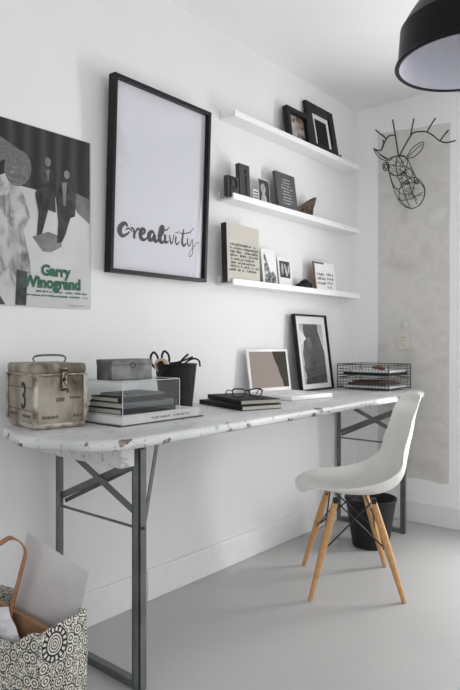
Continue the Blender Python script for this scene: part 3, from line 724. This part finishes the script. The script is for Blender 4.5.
t = thing('acrylic_box', 'clear acrylic box holding notebooks, with a small tin on top', 'clear box', (.287, -2.07, AZ))
ax, ay, ah = .103, .123, .102
th = .003
for nm, bx in [('side_panel', (-ax, -ax+th, -ay, ay, 0, ah)), ('side_panel', (ax-th, ax, -ay, ay, 0, ah)), ('end_panel', (-ax+th, ax-th, -ay, -ay+th, 0, ah)), ('end_panel', (-ax+th, ax-th, ay-th, ay, 0, ah)), ('top_panel', (-ax, ax, -ay, ay, ah, ah+th))]:
    b = MB(); b.box(*bx); b.build(nm, M['acrylic'], t)
b = MB()
for sx in (-1, 1):
    for sy in (-1, 1): b.tube([(sx*ax, sy*ay, 0), (sx*ax, sy*ay, ah)], .0011, 6)
for zz in (ah+th, .001): b.tube([(-ax, -ay, zz), (ax, -ay, zz), (ax, ay, zz), (-ax, ay, zz)], .0011, 6, True)
b.build('polished_edge', M['acrylicedge'], t)
def notebook(name, label, loc, rz, lx, ly, h, cover, group=None, spine='-x', pages=None):
    t = thing(name, label, 'notebook', loc, (0, 0, R(rz)), group)
    b = MB(); b.box(-lx/2, lx/2, -ly/2, ly/2, 0, .0022, .0006); b.box(-lx/2, lx/2, -ly/2, ly/2, h-.0022, h, .0006)
    b.box(-lx/2, -lx/2+.0025, -ly/2, ly/2, .001, h-.001, .0006)
    b.build('cover', cover, t)
    b = MB(); b.box(-lx/2+.0026, lx/2-.003, -ly/2+.003, ly/2-.003, .0023, h-.0023); b.build('page_block', pages or M['pages'], t)
    return t
GN = 'notebooks inside the clear box'
hs = 0
for i, (lab, lx, ly, h, rz, dx, dy, mt) in enumerate([
    ('bottom black notebook of the pile inside the clear box', .17, .235, .018, 0, .005, .0, 'blackmatte'),
    ('second dark notebook from the bottom inside the clear box', .165, .225, .018, 1.5, .004, .0, 'darkslate'),
    ('third notebook up inside the clear box, with pale page edges', .15, .19, .016, -3, -.0, -.015, 'blackmatte'),
    ('topmost thin grey notebook inside the clear box', .13, .17, .008, 3, .006, .0, 'darkslate')]):
    notebook('notebook', lab, (.287+dx, -2.07+dy, AZ+.0008+hs), rz+180, lx, ly, h, M[mt], GN); hs += h+.0004
# small galvanised tin on top
t = thing('small_tin', 'small grey metal tin with a front clasp on top of the clear box', 'tin', (.300, -2.108, AZ+ah+th+.0008), (0, 0, R(0)))
b = MB(); b.box(-.038, .038, -.085, .085, 0, .050, .003); b.build('tin_body', M['galv'], t)
b = MB(); b.box(-.0392, .0392, -.0862, .0862, .048, .066, .003); b.build('lid', M['galv'], t)
b = MB(); b.tube([(.0402, 0+.010*math.cos(a), .047+.009*math.sin(a)) for a in [2*PI*k/16 for k in range(16)]], .0014, 6, True); b.box(.039, .041, -.008, .008, .05, .058); b.build('clasp', M['greywire'], t)

# black pencil pot
t = thing('pencil_pot', 'black tapered mesh pot with scissors on the desk beside the clear box', 'pot', (.18, -1.755, TZ+.0005))
b = MB(); b.lathe([(0, 0), (.058, 0), (.061, .003), (.079, .172), (.081, .176), (.078, .176), (.058, .006), (0, .006)], 40); b.build('pot_body', M['binblack'], t, True)
b = MB(); b.tube([(.0805*math.cos(a), .0805*math.sin(a), .175) for a in [2*PI*k/40 for k in range(40)]], .0025, 8, True); b.build('rim', M['black'], t, True)
def scissors(loc, rot, s, label):
    t = thing('scissors', label, 'scissors', loc, rot)
    for k in (-1, 1):
        b = MB(); b.tube(cat([(k*.020, 0, .215), (k*.034, 0, .20), (k*.034, 0, .175), (k*.022, 0, .155), (k*.010, 0, .17), (k*.008, 0, .195)], 4, True), .0042, 8, True)
        b.tube([(k*.018, 0, .157), (-k*.002, k*.001, .12), (-k*.004, k*.0012, .1)], .005, 6); b.build('finger_loop', M['black'], t, True)
        b = MB(); b.prism([(-k*.008, .10), (k*.004, .105), (-k*.002, .01)], -.0008+k*.001, .0008+k*.001, FRONT); b.build('blade', M['galv'], t)
    b = MB(); b.tube([(0, -.004, .102), (0, .004, .102)], .004, 8); b.build('pivot', M['galv'], t)
    return t
scissors((.155, -1.785, TZ+.010), (R(4), R(-6), R(35)), 1, 'black handled scissors standing upright in the black pot')
t = thing('tape_roll', 'cream roll of tape sticking out of the black pot', 'tape', (.162, -1.812, TZ+.172), (R(80), 0, R(20)))
b = MB(); b.lathe([(.016, -.011), (.027, -.011), (.027, .011), (.016, .011)], 28, True); b.build('tape', M['tape'], t, True)
b = MB(); b.lathe([(.0135, -.0112), (.016, -.0112), (.016, .0112), (.0135, .0112)], 28, True); b.build('core', M['redbrown'], t, True)
def stick(name, label, pts, r, mt, cat_):
    b = MB(); b.tube(cat(pts, 4), r, 8); return tag(b.build(name, mt, None, True), label, cat_)
stick('pen', 'black pen leaning out of the black pot to the right', [(0.170, -1.765, TZ+.10), (0.197, -1.750, TZ+.18), (0.200, -1.710, TZ+.212)], .0042, M['black'], 'pen')
stick('marker', 'thin black marker lying lower across the pot rim', [(0.155, -1.780, TZ+.178), (0.195, -1.755, TZ+.184), (0.227, -1.712, TZ+.203)], .0033, M['black'], 'pen')
stick('cable', 'looped black cable hanging over the right rim of the pot', [(0.185, -1.740, TZ+.15), (0.200, -1.720, TZ+.182), (0.215, -1.695, TZ+.196), (0.227, -1.677, TZ+.188), (0.229, -1.673, TZ+.165)], .0036, M['black'], 'cable')

# black notebooks with glasses
t = notebook('notebook', 'black notebook lying lowest of the pair on the desk', (.270, -1.485, TZ+.0005), 72, .185, .33, .018, M['blackmatte'])
t = notebook('notebook', 'black notebook on top of the pair, under the glasses', (.262, -1.452, TZ+.0190), 66, .175, .315, .018, M['blackmatte'])
t = thing('glasses', 'tortoiseshell glasses lying folded open on the black notebooks', 'glasses', (.325, -1.500, TZ+.0375), (0, 0, R(50)))
b = MB()
for k in (-1, 1): b.tube(cat([(k*.008, 0, .024), (k*.016, 0, .034), (k*.05, 0, .036), (k*.060, 0, .028), (k*.054, 0, .008), (k*.034, 0, .003), (k*.014, 0, .010)], 4, True), .0028, 8, True)
b.tube(cat([(-.009, 0, .027), (0, 0, .031), (.009, 0, .027)], 4), .003, 8)
b.build('rims', M['tortoise'], t, True)
for k in (-1, 1):
    b = MB(); b.prism([(p.x, p.z) for p in cat([(k*.008, 0, .024), (k*.016, 0, .034), (k*.05, 0, .036), (k*.060, 0, .028), (k*.054, 0, .008), (k*.034, 0, .003), (k*.014, 0, .010)], 3, True)], -.0006, .0006, FRONT); b.build('lens', M['glass'], t)
    b = MB(); b.tube(cat([(k*.063, 0, .029), (k*.066, .02, .029), (k*.066, .09, .024), (k*.066, .125, .008), (k*.066, .138, .003)], 4), .0022, 8); b.build('temple', M['tortoise'], t, True)

# white laptop
t = thing('laptop', 'open white laptop with a beige and dark reflection painted on its screen', 'laptop', (.078, -1.005, TZ+.0005), (0, 0, PI/2-R(9)))
lw, ld = .278, .27
b = MB(); b.box(-lw/2, lw/2, -ld, 0, 0, .022, .005); bs = b.build('base', M['laptop'], t, True)
b = MB(); b.box(-lw/2+.02, lw/2-.02, -.125, -.02, .0218, .0226, .0005); b.build('keyboard', M['card'], bs)
b = MB(); b.box(-.04, .04, -.21, -.14, .0218, .0224, .0003); b.build('trackpad', M['card'], bs)
LM = Matrix.Translation((0, -.006, .022)) @ Matrix.Rotation(R(-9), 4, 'X')
b = MB(); b.box(-lw/2, lw/2, 0, .008, 0, .205, .003); b.bm.transform(LM); ld_ = b.build('screen_lid', M['laptop'], t, True)
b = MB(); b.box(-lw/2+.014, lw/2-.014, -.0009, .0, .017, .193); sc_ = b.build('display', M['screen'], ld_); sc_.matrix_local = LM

# leaning framed portrait
t = leaner('framed_print', 'black framed photograph of a dark draped figure, standing on the desk against the wall', 'framed print', -.590, TZ+.001, .072, 7.5)
fw, fh = .318, .408
frame(t, fw, fh, .009, .022, M['black'])
b = MB(); b.box(-fw/2+.008, fw/2-.008, -.010, -.006, .008, fh-.008); b.build('mat_board', M['card'], t)
y_ = -.0102
b = MB(); b.box(-.112, .114, y_-.0004, y_, .034, .358); b.build('photo', M['pic_mid'], t)
b = MB(); polyfront(b, [(-.098, .035), (.1135, .035), (.1135, .20), (.098, .25), (.078, .30), (.062, .357), (-.070, .357), (-.080, .33), (-.072, .29), (-.086, .24), (-.100, .20), (-.092, .15), (-.104, .12), (-.085, .08)], y_-.0004); b.build('draped_figure', M['pic_robe'], t)
b = MB(); polyfront(b, blob(-.030, .255, .021, .034, rot=.2), y_-.0010); b.build('face_shape', M['post_mid'], t)
b = MB(); polyfront(b, [(-.111, .325), (-.104, .32), (-.062, .285), (-.058, .275), (-.090, .262), (-.111, .24)], y_-.0014); b.build('light_patch', M['card'], t)
b = MB(); polyfront(b, [(.064, .330), (.072, .333), (.113, .225), (.113, .200)], y_-.0014); b.build('light_fold', M['card'], t)
b = MB(); b.box(-fw/2+.009, fw/2-.009, -.0175, -.016, .009, fh-.009); b.build('glass_pane', M['glass'], t)

# wire trays
def tray(z, label, shift=0):
    t = thing('wire_tray', label, 'letter tray', (.262+shift, -.292, z), (0, 0, R(-2)), 'stacked wire trays on the desk')
    X, Y, hh = .155, .128, .060
    r = .0011
    b = MB()
    for k in range(17):
        x = -X+2*X*k/16; b.tube([(x, -Y, hh), (x, -Y, .002), (x, Y, .002), (x, Y, hh)], r, 4)
        y = -Y+2*Y*k/16; b.tube([(-X, y, hh), (-X, y, .002), (X, y, .002), (X, y, hh)], r, 4)
    for zz in (.018, .034, .050): b.tube([(-X, -Y, zz), (X, -Y, zz), (X, Y, zz), (-X, Y, zz)], r, 4, True)
    b.build('wire_grid', M['greywire'], t)
    b = MB()
    for zz in (.003, hh): b.tube([(-X, -Y, zz), (X, -Y, zz), (X, Y, zz), (-X, Y, zz)], .0026, 6, True)
    b.build('rim', M['greywire'], t, True)
    b = MB()
    for sx in (-1, 1):
        for sy in (-1, 1): b.tube([(sx*X, sy*Y, -.006), (sx*X, sy*Y, hh)], .0028, 6)
    b.build('corner_post', M['greywire'], t, True)
    return t
tray(TZ+.008, 'lower dark wire tray of the pair, standing on the desk')
tray(TZ+.078, 'upper dark wire tray of the pair, stacked on the lower one')
def sheets(label, x, y, z, lx, ly, h, mt, rz, nm='paper_stack', ct='papers'):
    b = MB(); b.box(-lx/2, lx/2, -ly/2, ly/2, 0, h, .0008); o = b.build(nm, mt, None, loc=(x, y, z)); o.rotation_euler.z = R(rz); return tag(o, label, ct)
sheets('white papers lying in the lower wire tray', .27, -.292, TZ+.0125, .27, .23, .012, M['card'], 0)
sheets('dark magazine on the papers in the lower wire tray', .262, -.292, TZ+.0252, .22, .21, .012, M['darkslate'], 4, 'magazine', 'magazine')
sheets('thin brown booklet on the dark magazine in the lower tray', .268, -.295, TZ+.0378, .17, .17, .010, M['redbrown'], -5, 'booklet', 'booklet')
sheets('dark folder at the bottom of the upper wire tray', .27, -.292, TZ+.0825, .27, .23, .012, M['blackmatte'], 0, 'folder', 'folder')
sheets('white papers on the dark folder in the upper wire tray', .29, -.292, TZ+.0950, .22, .21, .012, M['card'], 3)
bm = bmesh.new()
for k in range(5):
    a = k*1.3; bmesh.ops.create_icosphere(bm, subdivisions=2, radius=.016, matrix=Matrix.Translation((.018*math.cos(a), .022*math.sin(a), .008+.002*k)) @ Matrix.Diagonal((1.3, 1, .55, 1)))
b = MB(); b.bm.free(); b.bm = bm
o = b.build('ribbon_bundle', M['redbrown'], None, True, loc=(.318, -.345, TZ+.108)); tag(o, 'small rust brown bundle on top of the upper tray papers', 'ornament')
rm = o.modifiers.new('r', 'REMESH'); rm.mode = 'VOXEL'; rm.voxel_size = .004; rm.use_smooth_shade = True

# ------------------------------------------------------------------ camera model used to lay out the free-form wire head and bag contents in depth
CAMP = Vector((1.85, -3.418, 1.04)); AN = R(40.1); F_ = 615.
def at(px, py, y=None, dist=None):
    """point of the room seen at photo position (px, py), on the plane at the given y or at the given distance"""
    v = Vector((-math.sin(AN), math.cos(AN), 0)); r = Vector((math.cos(AN), math.sin(AN), 0))
    d = v+r*((px-230)/F_)+Vector((0, 0, 1))*((342-py)/F_)
    return CAMP+d*(dist if dist else (y-CAMP.y)/d.y)

# wire deer head on the plaster
t = thing('wire_deer_head', 'wire deer head with antlers mounted on the bare plaster strip', 'wall ornament', tuple(at(404, 170, -.006)))
base = Vector(t.location)
def L(px, py, y): return at(px, py, y)-base
def wires(name, lines, r, mt=M['rustwire'], n=6, closed=()):
    b = MB(); r *= 1.12
    for i, ln in enumerate(lines):
        c = i in closed; b.tube(cat([L(*p) for p in ln], 5, c), r, n, c)
    return b.build(name, mt, t, True)
wires('antler', [[(399, 157, -.14), (397.5, 150, -.13), (395.5, 136, -.13), (392.5, 119.5, -.14)], [(395.5, 135.5, -.13), (390, 135.5, -.12), (386, 139.5, -.11), (381.5, 150, -.09)],
                 [(386.5, 139, -.11), (382, 135, -.10), (375.7, 130, -.09)], [(382, 148, -.09), (383.5, 143.5, -.08), (383, 140, -.08)], [(381.5, 150, -.09), (378, 150.3, -.085), (373.5, 148.5, -.08)]], .0036)
wires('antler', [[(399, 157, -.14), (403, 149, -.14), (410.5, 136, -.14), (414, 132.5, -.14), (421, 131.5, -.14), (427, 132, -.14), (433, 135.5, -.13), (440, 141, -.12), (447, 142.5, -.12), (455.5, 140.5, -.12)],
                 [(410.5, 136, -.14), (412, 128, -.15), (413.8, 118.5, -.16)], [(427, 132, -.14), (430, 126.5, -.15), (435.5, 118, -.16)], [(440, 141, -.12), (443, 136.5, -.13), (448.5, 130, -.14)]], .0036)
wires('ear', [[(389, 159, -.11), (381, 155, -.10), (374, 149, -.09), (379, 157.5, -.10), (387, 161, -.12)], [(388, 160, -.11), (380, 155, -.10)]], .0024)
wires('ear', [[(406.5, 157.5, -.11), (411, 150, -.10), (417, 144.5, -.09), (423.5, 142, -.09), (421.5, 149.5, -.10), (415, 156, -.11), (408, 158.5, -.12)], [(408, 157, -.11), (415, 150, -.09), (422, 144, -.09)]], .0024)
wires('head_cage', [
    [(399, 156, -.14), (392, 158, -.15), (388, 164, -.16), (390, 173, -.17), (396, 176, -.19), (403, 173.5, -.2), (407, 165, -.18), (406, 158, -.15)],            # brow ring
    [(406, 157, -.12), (412, 169, -.16), (417, 179, -.22), (424, 188, -.25), (423.5, 198, -.26), (418, 206, -.25), (410.5, 208.5, -.24), (402, 204.5, -.22), (396.5, 196, -.18), (391.5, 182, -.13), (388.5, 170, -.08), (386.5, 162, -.05), (391, 158, -.08), (398, 155.5, -.10)],
    [(417.5, 178.5, -.27), (410, 178.5, -.30), (402, 184, -.30), (399, 193, -.29), (401, 201, -.28), (410, 208, -.26), (419, 205.5, -.26), (424.5, 196, -.26), (424, 186, -.26)],   # muzzle ring
    [(399, 156, -.14), (404, 165, -.20), (406, 175, -.24), (409.5, 184, -.30), (413, 195, -.31), (417, 204, -.27)],
    [(397, 157, -.13), (396, 166, -.18), (398, 177, -.22), (402, 186, -.28), (405, 196, -.30), (410, 207, -.26)],
    [(390.5, 172, -.13), (397, 176, -.20), (406, 170, -.22), (411, 168, -.17)],
    [(393.5, 186, -.15), (399, 189, -.24), (406, 184, -.30), (417, 182, -.24)],
    [(396, 195, -.17), (400, 200, -.26), (410, 199, -.31), (423, 192, -.26)],
    [(389, 166, -.07), (398, 150+16, -.04), (409, 168, -.03), (414, 178, -.03), (412, 192, -.03), (402, 194, -.04), (393, 184, -.05)],   # neck ring at the wall
    [(409, 168, -.03), (411, 170, -.12)], [(412, 192, -.03), (417, 200, -.2)], [(393, 184, -.05), (394, 188, -.16)],
    ], .0021, closed=(0, 1, 2, 8))
# fine chicken-wire netting over the cage
rn = random.Random(5); net = []
ctrs = [((397, 165), 9, -.17), ((404, 177), 9, -.22), ((410, 192), 12, -.28)]
for (c, rr, yy) in ctrs:
    for k in range(22):
        a = rn.uniform(0, 2*PI); q = rn.uniform(.1, .95)*rr; x0 = c[0]+q*math.cos(a); y0 = c[1]+q*math.sin(a)*1.0
        net.append([(x0, y0, yy-.02*rn.random()), (x0+rn.uniform(-4, 4), y0+rn.uniform(-4, 4), yy), (x0+rn.uniform(-5, 5), y0+rn.uniform(-5, 5), yy+.02*rn.random())])
wires('netting', net, .0009, n=4)
for (px, py, y) in [(386, 166.5, -.17)]:
    wires('eye', [[(px+3.1*math.cos(a), py+4.2*math.sin(a), y+.0*a) for a in [2*PI*k/8 for k in range(8)]], [(px+1.6*math.cos(a), py+2.2*math.sin(a), y-.005) for a in [2*PI*k/8 for k in range(8)]]], .0028, closed=(0, 1))
wires('nostril', [[(407+2.4*math.cos(a), 182.7+1.6*math.sin(a), -.30) for a in [2*PI*k/8 for k in range(8)]], [(405, 184, -.30), (409, 181.5, -.30)]], .0026, closed=(0,))
wires('nostril', [[(416.6+2.0*math.cos(a), 182+1.8*math.sin(a), -.28) for a in [2*PI*k/8 for k in range(8)]], [(415, 182, -.28), (418.5, 183, -.28)]], .0026, closed=(0,))
b = MB(); b.tube([L(405, 172, -.005), L(405, 173, -.04)], .003, 6); b.tube([L(400, 169, -.035), L(413, 181, -.035)], .0025, 6); b.build('wall_hook', M['rustwire'], t)

# ------------------------------------------------------------------ patterned tote bag
BW, BD, BH = .36, .15, .385
MEDALS = [(BW+.045, .345, 1.0), (BW+.055, .255, .6), (.20, .30, .8), (.06, .26, .8), (.30, .22, .7)]
M['bag'] = bag_mat()
t = thing('tote_bag', 'open shopping bag with black and cream circle pattern, standing below the desk end', 'bag', (.447, -2.598, .001), (0, 0, R(10)))
def bag_body():
    bm = bmesh.new(); uvl = bm.loops.layers.uv.new('UVMap'); nz = 22
    per = []
    hx, hy = BW/2, BD/2; n1, n2 = 18, 8
    for k in range(n1): per.append((-hx+BW*k/n1, -hy, BW*k/n1))
    for k in range(n2): per.append((hx, -hy+BD*k/n2, BW+BD*k/n2))
    for k in range(n1): per.append((hx-BW*k/n1, hy, BW+BD+BW*k/n1))
    for k in range(n2): per.append((-hx, hy-BD*k/n2, 2*BW+BD+BD*k/n2))
    m = len(per); rows = []
    for j in range(nz+1):
        v = j/nz; row = []
        for x, y, u in per:
            top = BH
            # front edge sags between the corners
            s = max(0, 1-((x-hx*.99)/(BW*.20))**2) if x > hx*.60 else 0
            if y < 0: top = BH-.040*(1-s)*(1 if y < -hy*.9 else .25)
            z = v*top
            bul = math.sin(PI*v)*.012*math.sin(PI*min(1, max(0, (x+hx)/BW)))
            wob = noise.noise(Vector((x*12, y*12, z*9)))*.006*v
            yy = y+(-bul if y < -hy*.9 else (bul if y > hy*.9 else 0))+wob
            xx = x+wob*.6+(.006*math.sin(PI*v)*math.sin(PI*(y+hy)/BD) if x > hx*.98 else 0)
            row.append((bm.verts.new((xx, yy, z)), u, z))
        rows.append(row)
    tot = 2*(BW+BD)
    for a, c in zip(rows, rows[1:]):
        for k in range(m):
            k2 = (k+1) % m; f = bm.faces.new((a[k][0], a[k2][0], c[k2][0], c[k][0]))
            us = [a[k][1], a[k2][1] if k2 else tot, c[k2][1] if k2 else tot, c[k][1]]; zs = [a[k][2], a[k2][2], c[k2][2], c[k][2]]
            for lp, uu, zz in zip(f.loops, us, zs): lp[uvl].uv = (uu, zz)
    bm.faces.new([q[0] for q in rows[0]][::-1])
    mb = MB(); mb.bm.free(); mb.bm = bm
    o = mb.build('bag_body', M['bag'], t, True, angle=50)
    md = o.modifiers.new('t', 'SOLIDIFY'); md.thickness = .0022; md.offset = -1
bag_body()
inv = (Matrix.Translation(t.location) @ Matrix.Rotation(R(10), 4, 'Z')).inverted()
def strap(pts, w=.013):
    # flat leather strip along pts
    P = [inv @ Vector(p) for p in pts]; P = cat(P, 6); b = MB()
    b.tube(P, w, 10, flat=.16); return b
def leather(pts, up_hint, w=.024, th=.003, name='leather_handle'):
    P = cat([inv @ Vector(p) for p in pts], 6); bm = bmesh.new(); rows = []
    for i, p in enumerate(P):
        d = (P[min(i+1, len(P)-1)]-P[max(i-1, 0)]).normalized(); s = (inv.to_3x3() @ Vector(up_hint)); s = (s-d*s.dot(d)).normalized(); n = d.cross(s)
        rows.append([bm.verts.new(p+s*a*w/2+n*c*th/2) for a, c in ((-1, -1), (1, -1), (1, 1), (-1, 1))])
    for a, c in zip(rows, rows[1:]):
        for k in range(4): bm.faces.new((a[k], a[(k+1) % 4], c[(k+1) % 4], c[k]))
    bm.faces.new(rows[0][::-1]); bm.faces.new(rows[-1]); bmesh.ops.recalc_face_normals(bm, faces=bm.faces[:])
    mb = MB(); mb.bm.free(); mb.bm = bm; return mb.build(name, M['leather'], t, True)
leather([at(3, 645, dist=1.475), at(11, 610, dist=1.48), at(22, 568, dist=1.48), at(25.5, 552, dist=1.48), at(21, 543, dist=1.48), at(13, 538.5, dist=1.46), at(4, 541, dist=1.465), at(-6, 552, dist=1.47), at(-14, 590, dist=1.475), at(-16, 615, dist=1.475)], (.977, -.228, .0), .019)
# contents
def packet(name, label, cat_, corners, puff, mt, wr=.004, sc=14):
    """a soft flat packet between four room points (top left, top right, bottom right, bottom left)"""
    tl, tr, br, bl = [Vector(c) for c in corners]; n = 18; bm = bmesh.new()
    nr = (tr-tl).cross(bl-tl).normalized()
    G = {}
    for s in (0, 1):
        for i in range(n+1):
            for j in range(n+1):
                u, v = i/n, j/n; p = tl.lerp(tr, u).lerp(bl.lerp(br, u), v)
                e = (1-abs(2*u-1)**4)*(1-abs(2*v-1)**4); off = puff*e*(1 if s else -1)
                if s and (i in (0, n) or j in (0, n)): G[s, i, j] = G[0, i, j]; continue
                p = p+nr*(off+noise.noise(p*sc)*wr); G[s, i, j] = bm.verts.new(p)
    for s in (0, 1):
        for i in range(n):
            for j in range(n):
                q = [G[s, i, j], G[s, i+1, j], G[s, i+1, j+1], G[s, i, j+1]]
                if len(set(q)) == 4: bm.faces.new(q if s else q[::-1])
    bmesh.ops.recalc_face_normals(bm, faces=bm.faces[:])
    mb = MB(); mb.bm.free(); mb.bm = bm
    return tag(mb.build(name, mt, None, True, angle=70), label, cat_)
packet('wrapped_packet', 'greyish translucent paper packet sticking up out of the patterned bag', 'packet',
       [at(27, 531, dist=1.545), at(89, 573, dist=1.535), at(72, 650, dist=1.498), at(10, 635, dist=1.53)], .008, M['glassine'], .003)
packet('plastic_bag', 'crumpled white plastic bag at the left of the patterned bag opening', 'plastic bag',
       [at(-25, 606, dist=1.50), at(8, 607, dist=1.475), at(26, 650, dist=1.455), at(-30, 655, dist=1.50)], .016, M['plasticbag'], .008, 30)
def slab(name, label, cat_, a, b2, down, th, mt):
    a, b2 = Vector(a), Vector(b2); d = (b2-a); L_ = d.length; d.normalize(); dn = Vector(down).normalized(); dn = (dn-d*dn.dot(d)).normalized(); n = d.cross(dn)
    m = Matrix(((d.x, dn.x, n.x, a.x), (d.y, dn.y, n.y, a.y), (d.z, dn.z, n.z, a.z), (0, 0, 0, 1)))
    mb = MB(); mb.box(0, L_, 0, .20, -th/2, th/2, .001, m); return tag(mb.build(name, mt), label, cat_)
slab('cardboard_folder', 'brown cardboard folder edge standing inside the patterned bag', 'folder', at(-14, 594, dist=1.545), at(52, 630, dist=1.468), (0, 0, -1), .014, M['cardboard'])

# ------------------------------------------------------------------ light: daylight through the back window, soft sky from the open side of the room
w = bpy.data.worlds.new('sky'); SC.world = w; w.use_nodes = True
w.node_tree.nodes['Background'].inputs[0].default_value = (.985, .99, 1, 1); w.node_tree.nodes['Background'].inputs[1].default_value = 2.15
def daylight(loc, rot, sx, sy, e):
    la = bpy.data.lights.new('window_daylight', 'AREA'); la.shape = 'RECTANGLE'; la.size = sx; la.size_y = sy; la.energy = e; la.color = (1, .998, .995)
    lo = bpy.data.objects.new('window_daylight', la); COL.objects.link(lo); lo.location = loc; lo.rotation_euler = rot
for (x0, x1, z0, z1), e in zip(OPEN[:1], (42,)): daylight(((x0+x1)/2, .16, (z0+z1)/2), (R(-90), 0, 0), x1-x0, z1-z0, e)

# ------------------------------------------------------------------ camera
cd = bpy.data.cameras.new('camera'); co = bpy.data.objects.new('camera', cd); COL.objects.link(co)
co.location = CAMP; co.rotation_euler = (R(90), 0, AN)
cd.sensor_fit = 'VERTICAL'; cd.sensor_height = 24; cd.lens = 24*F_/690; cd.shift_y = -3/690; cd.clip_start = .05
SC.camera = co
vs = SC.view_settings; SC.display_settings.display_device = 'sRGB'
vs.view_transform = 'Standard'; vs.look = 'None'; vs.gamma = 1; vs.use_curve_mapping = False; vs.exposure = -0.04
SC.cycles.max_bounces = 10; SC.cycles.diffuse_bounces = 6; SC.cycles.transparent_max_bounces = 16
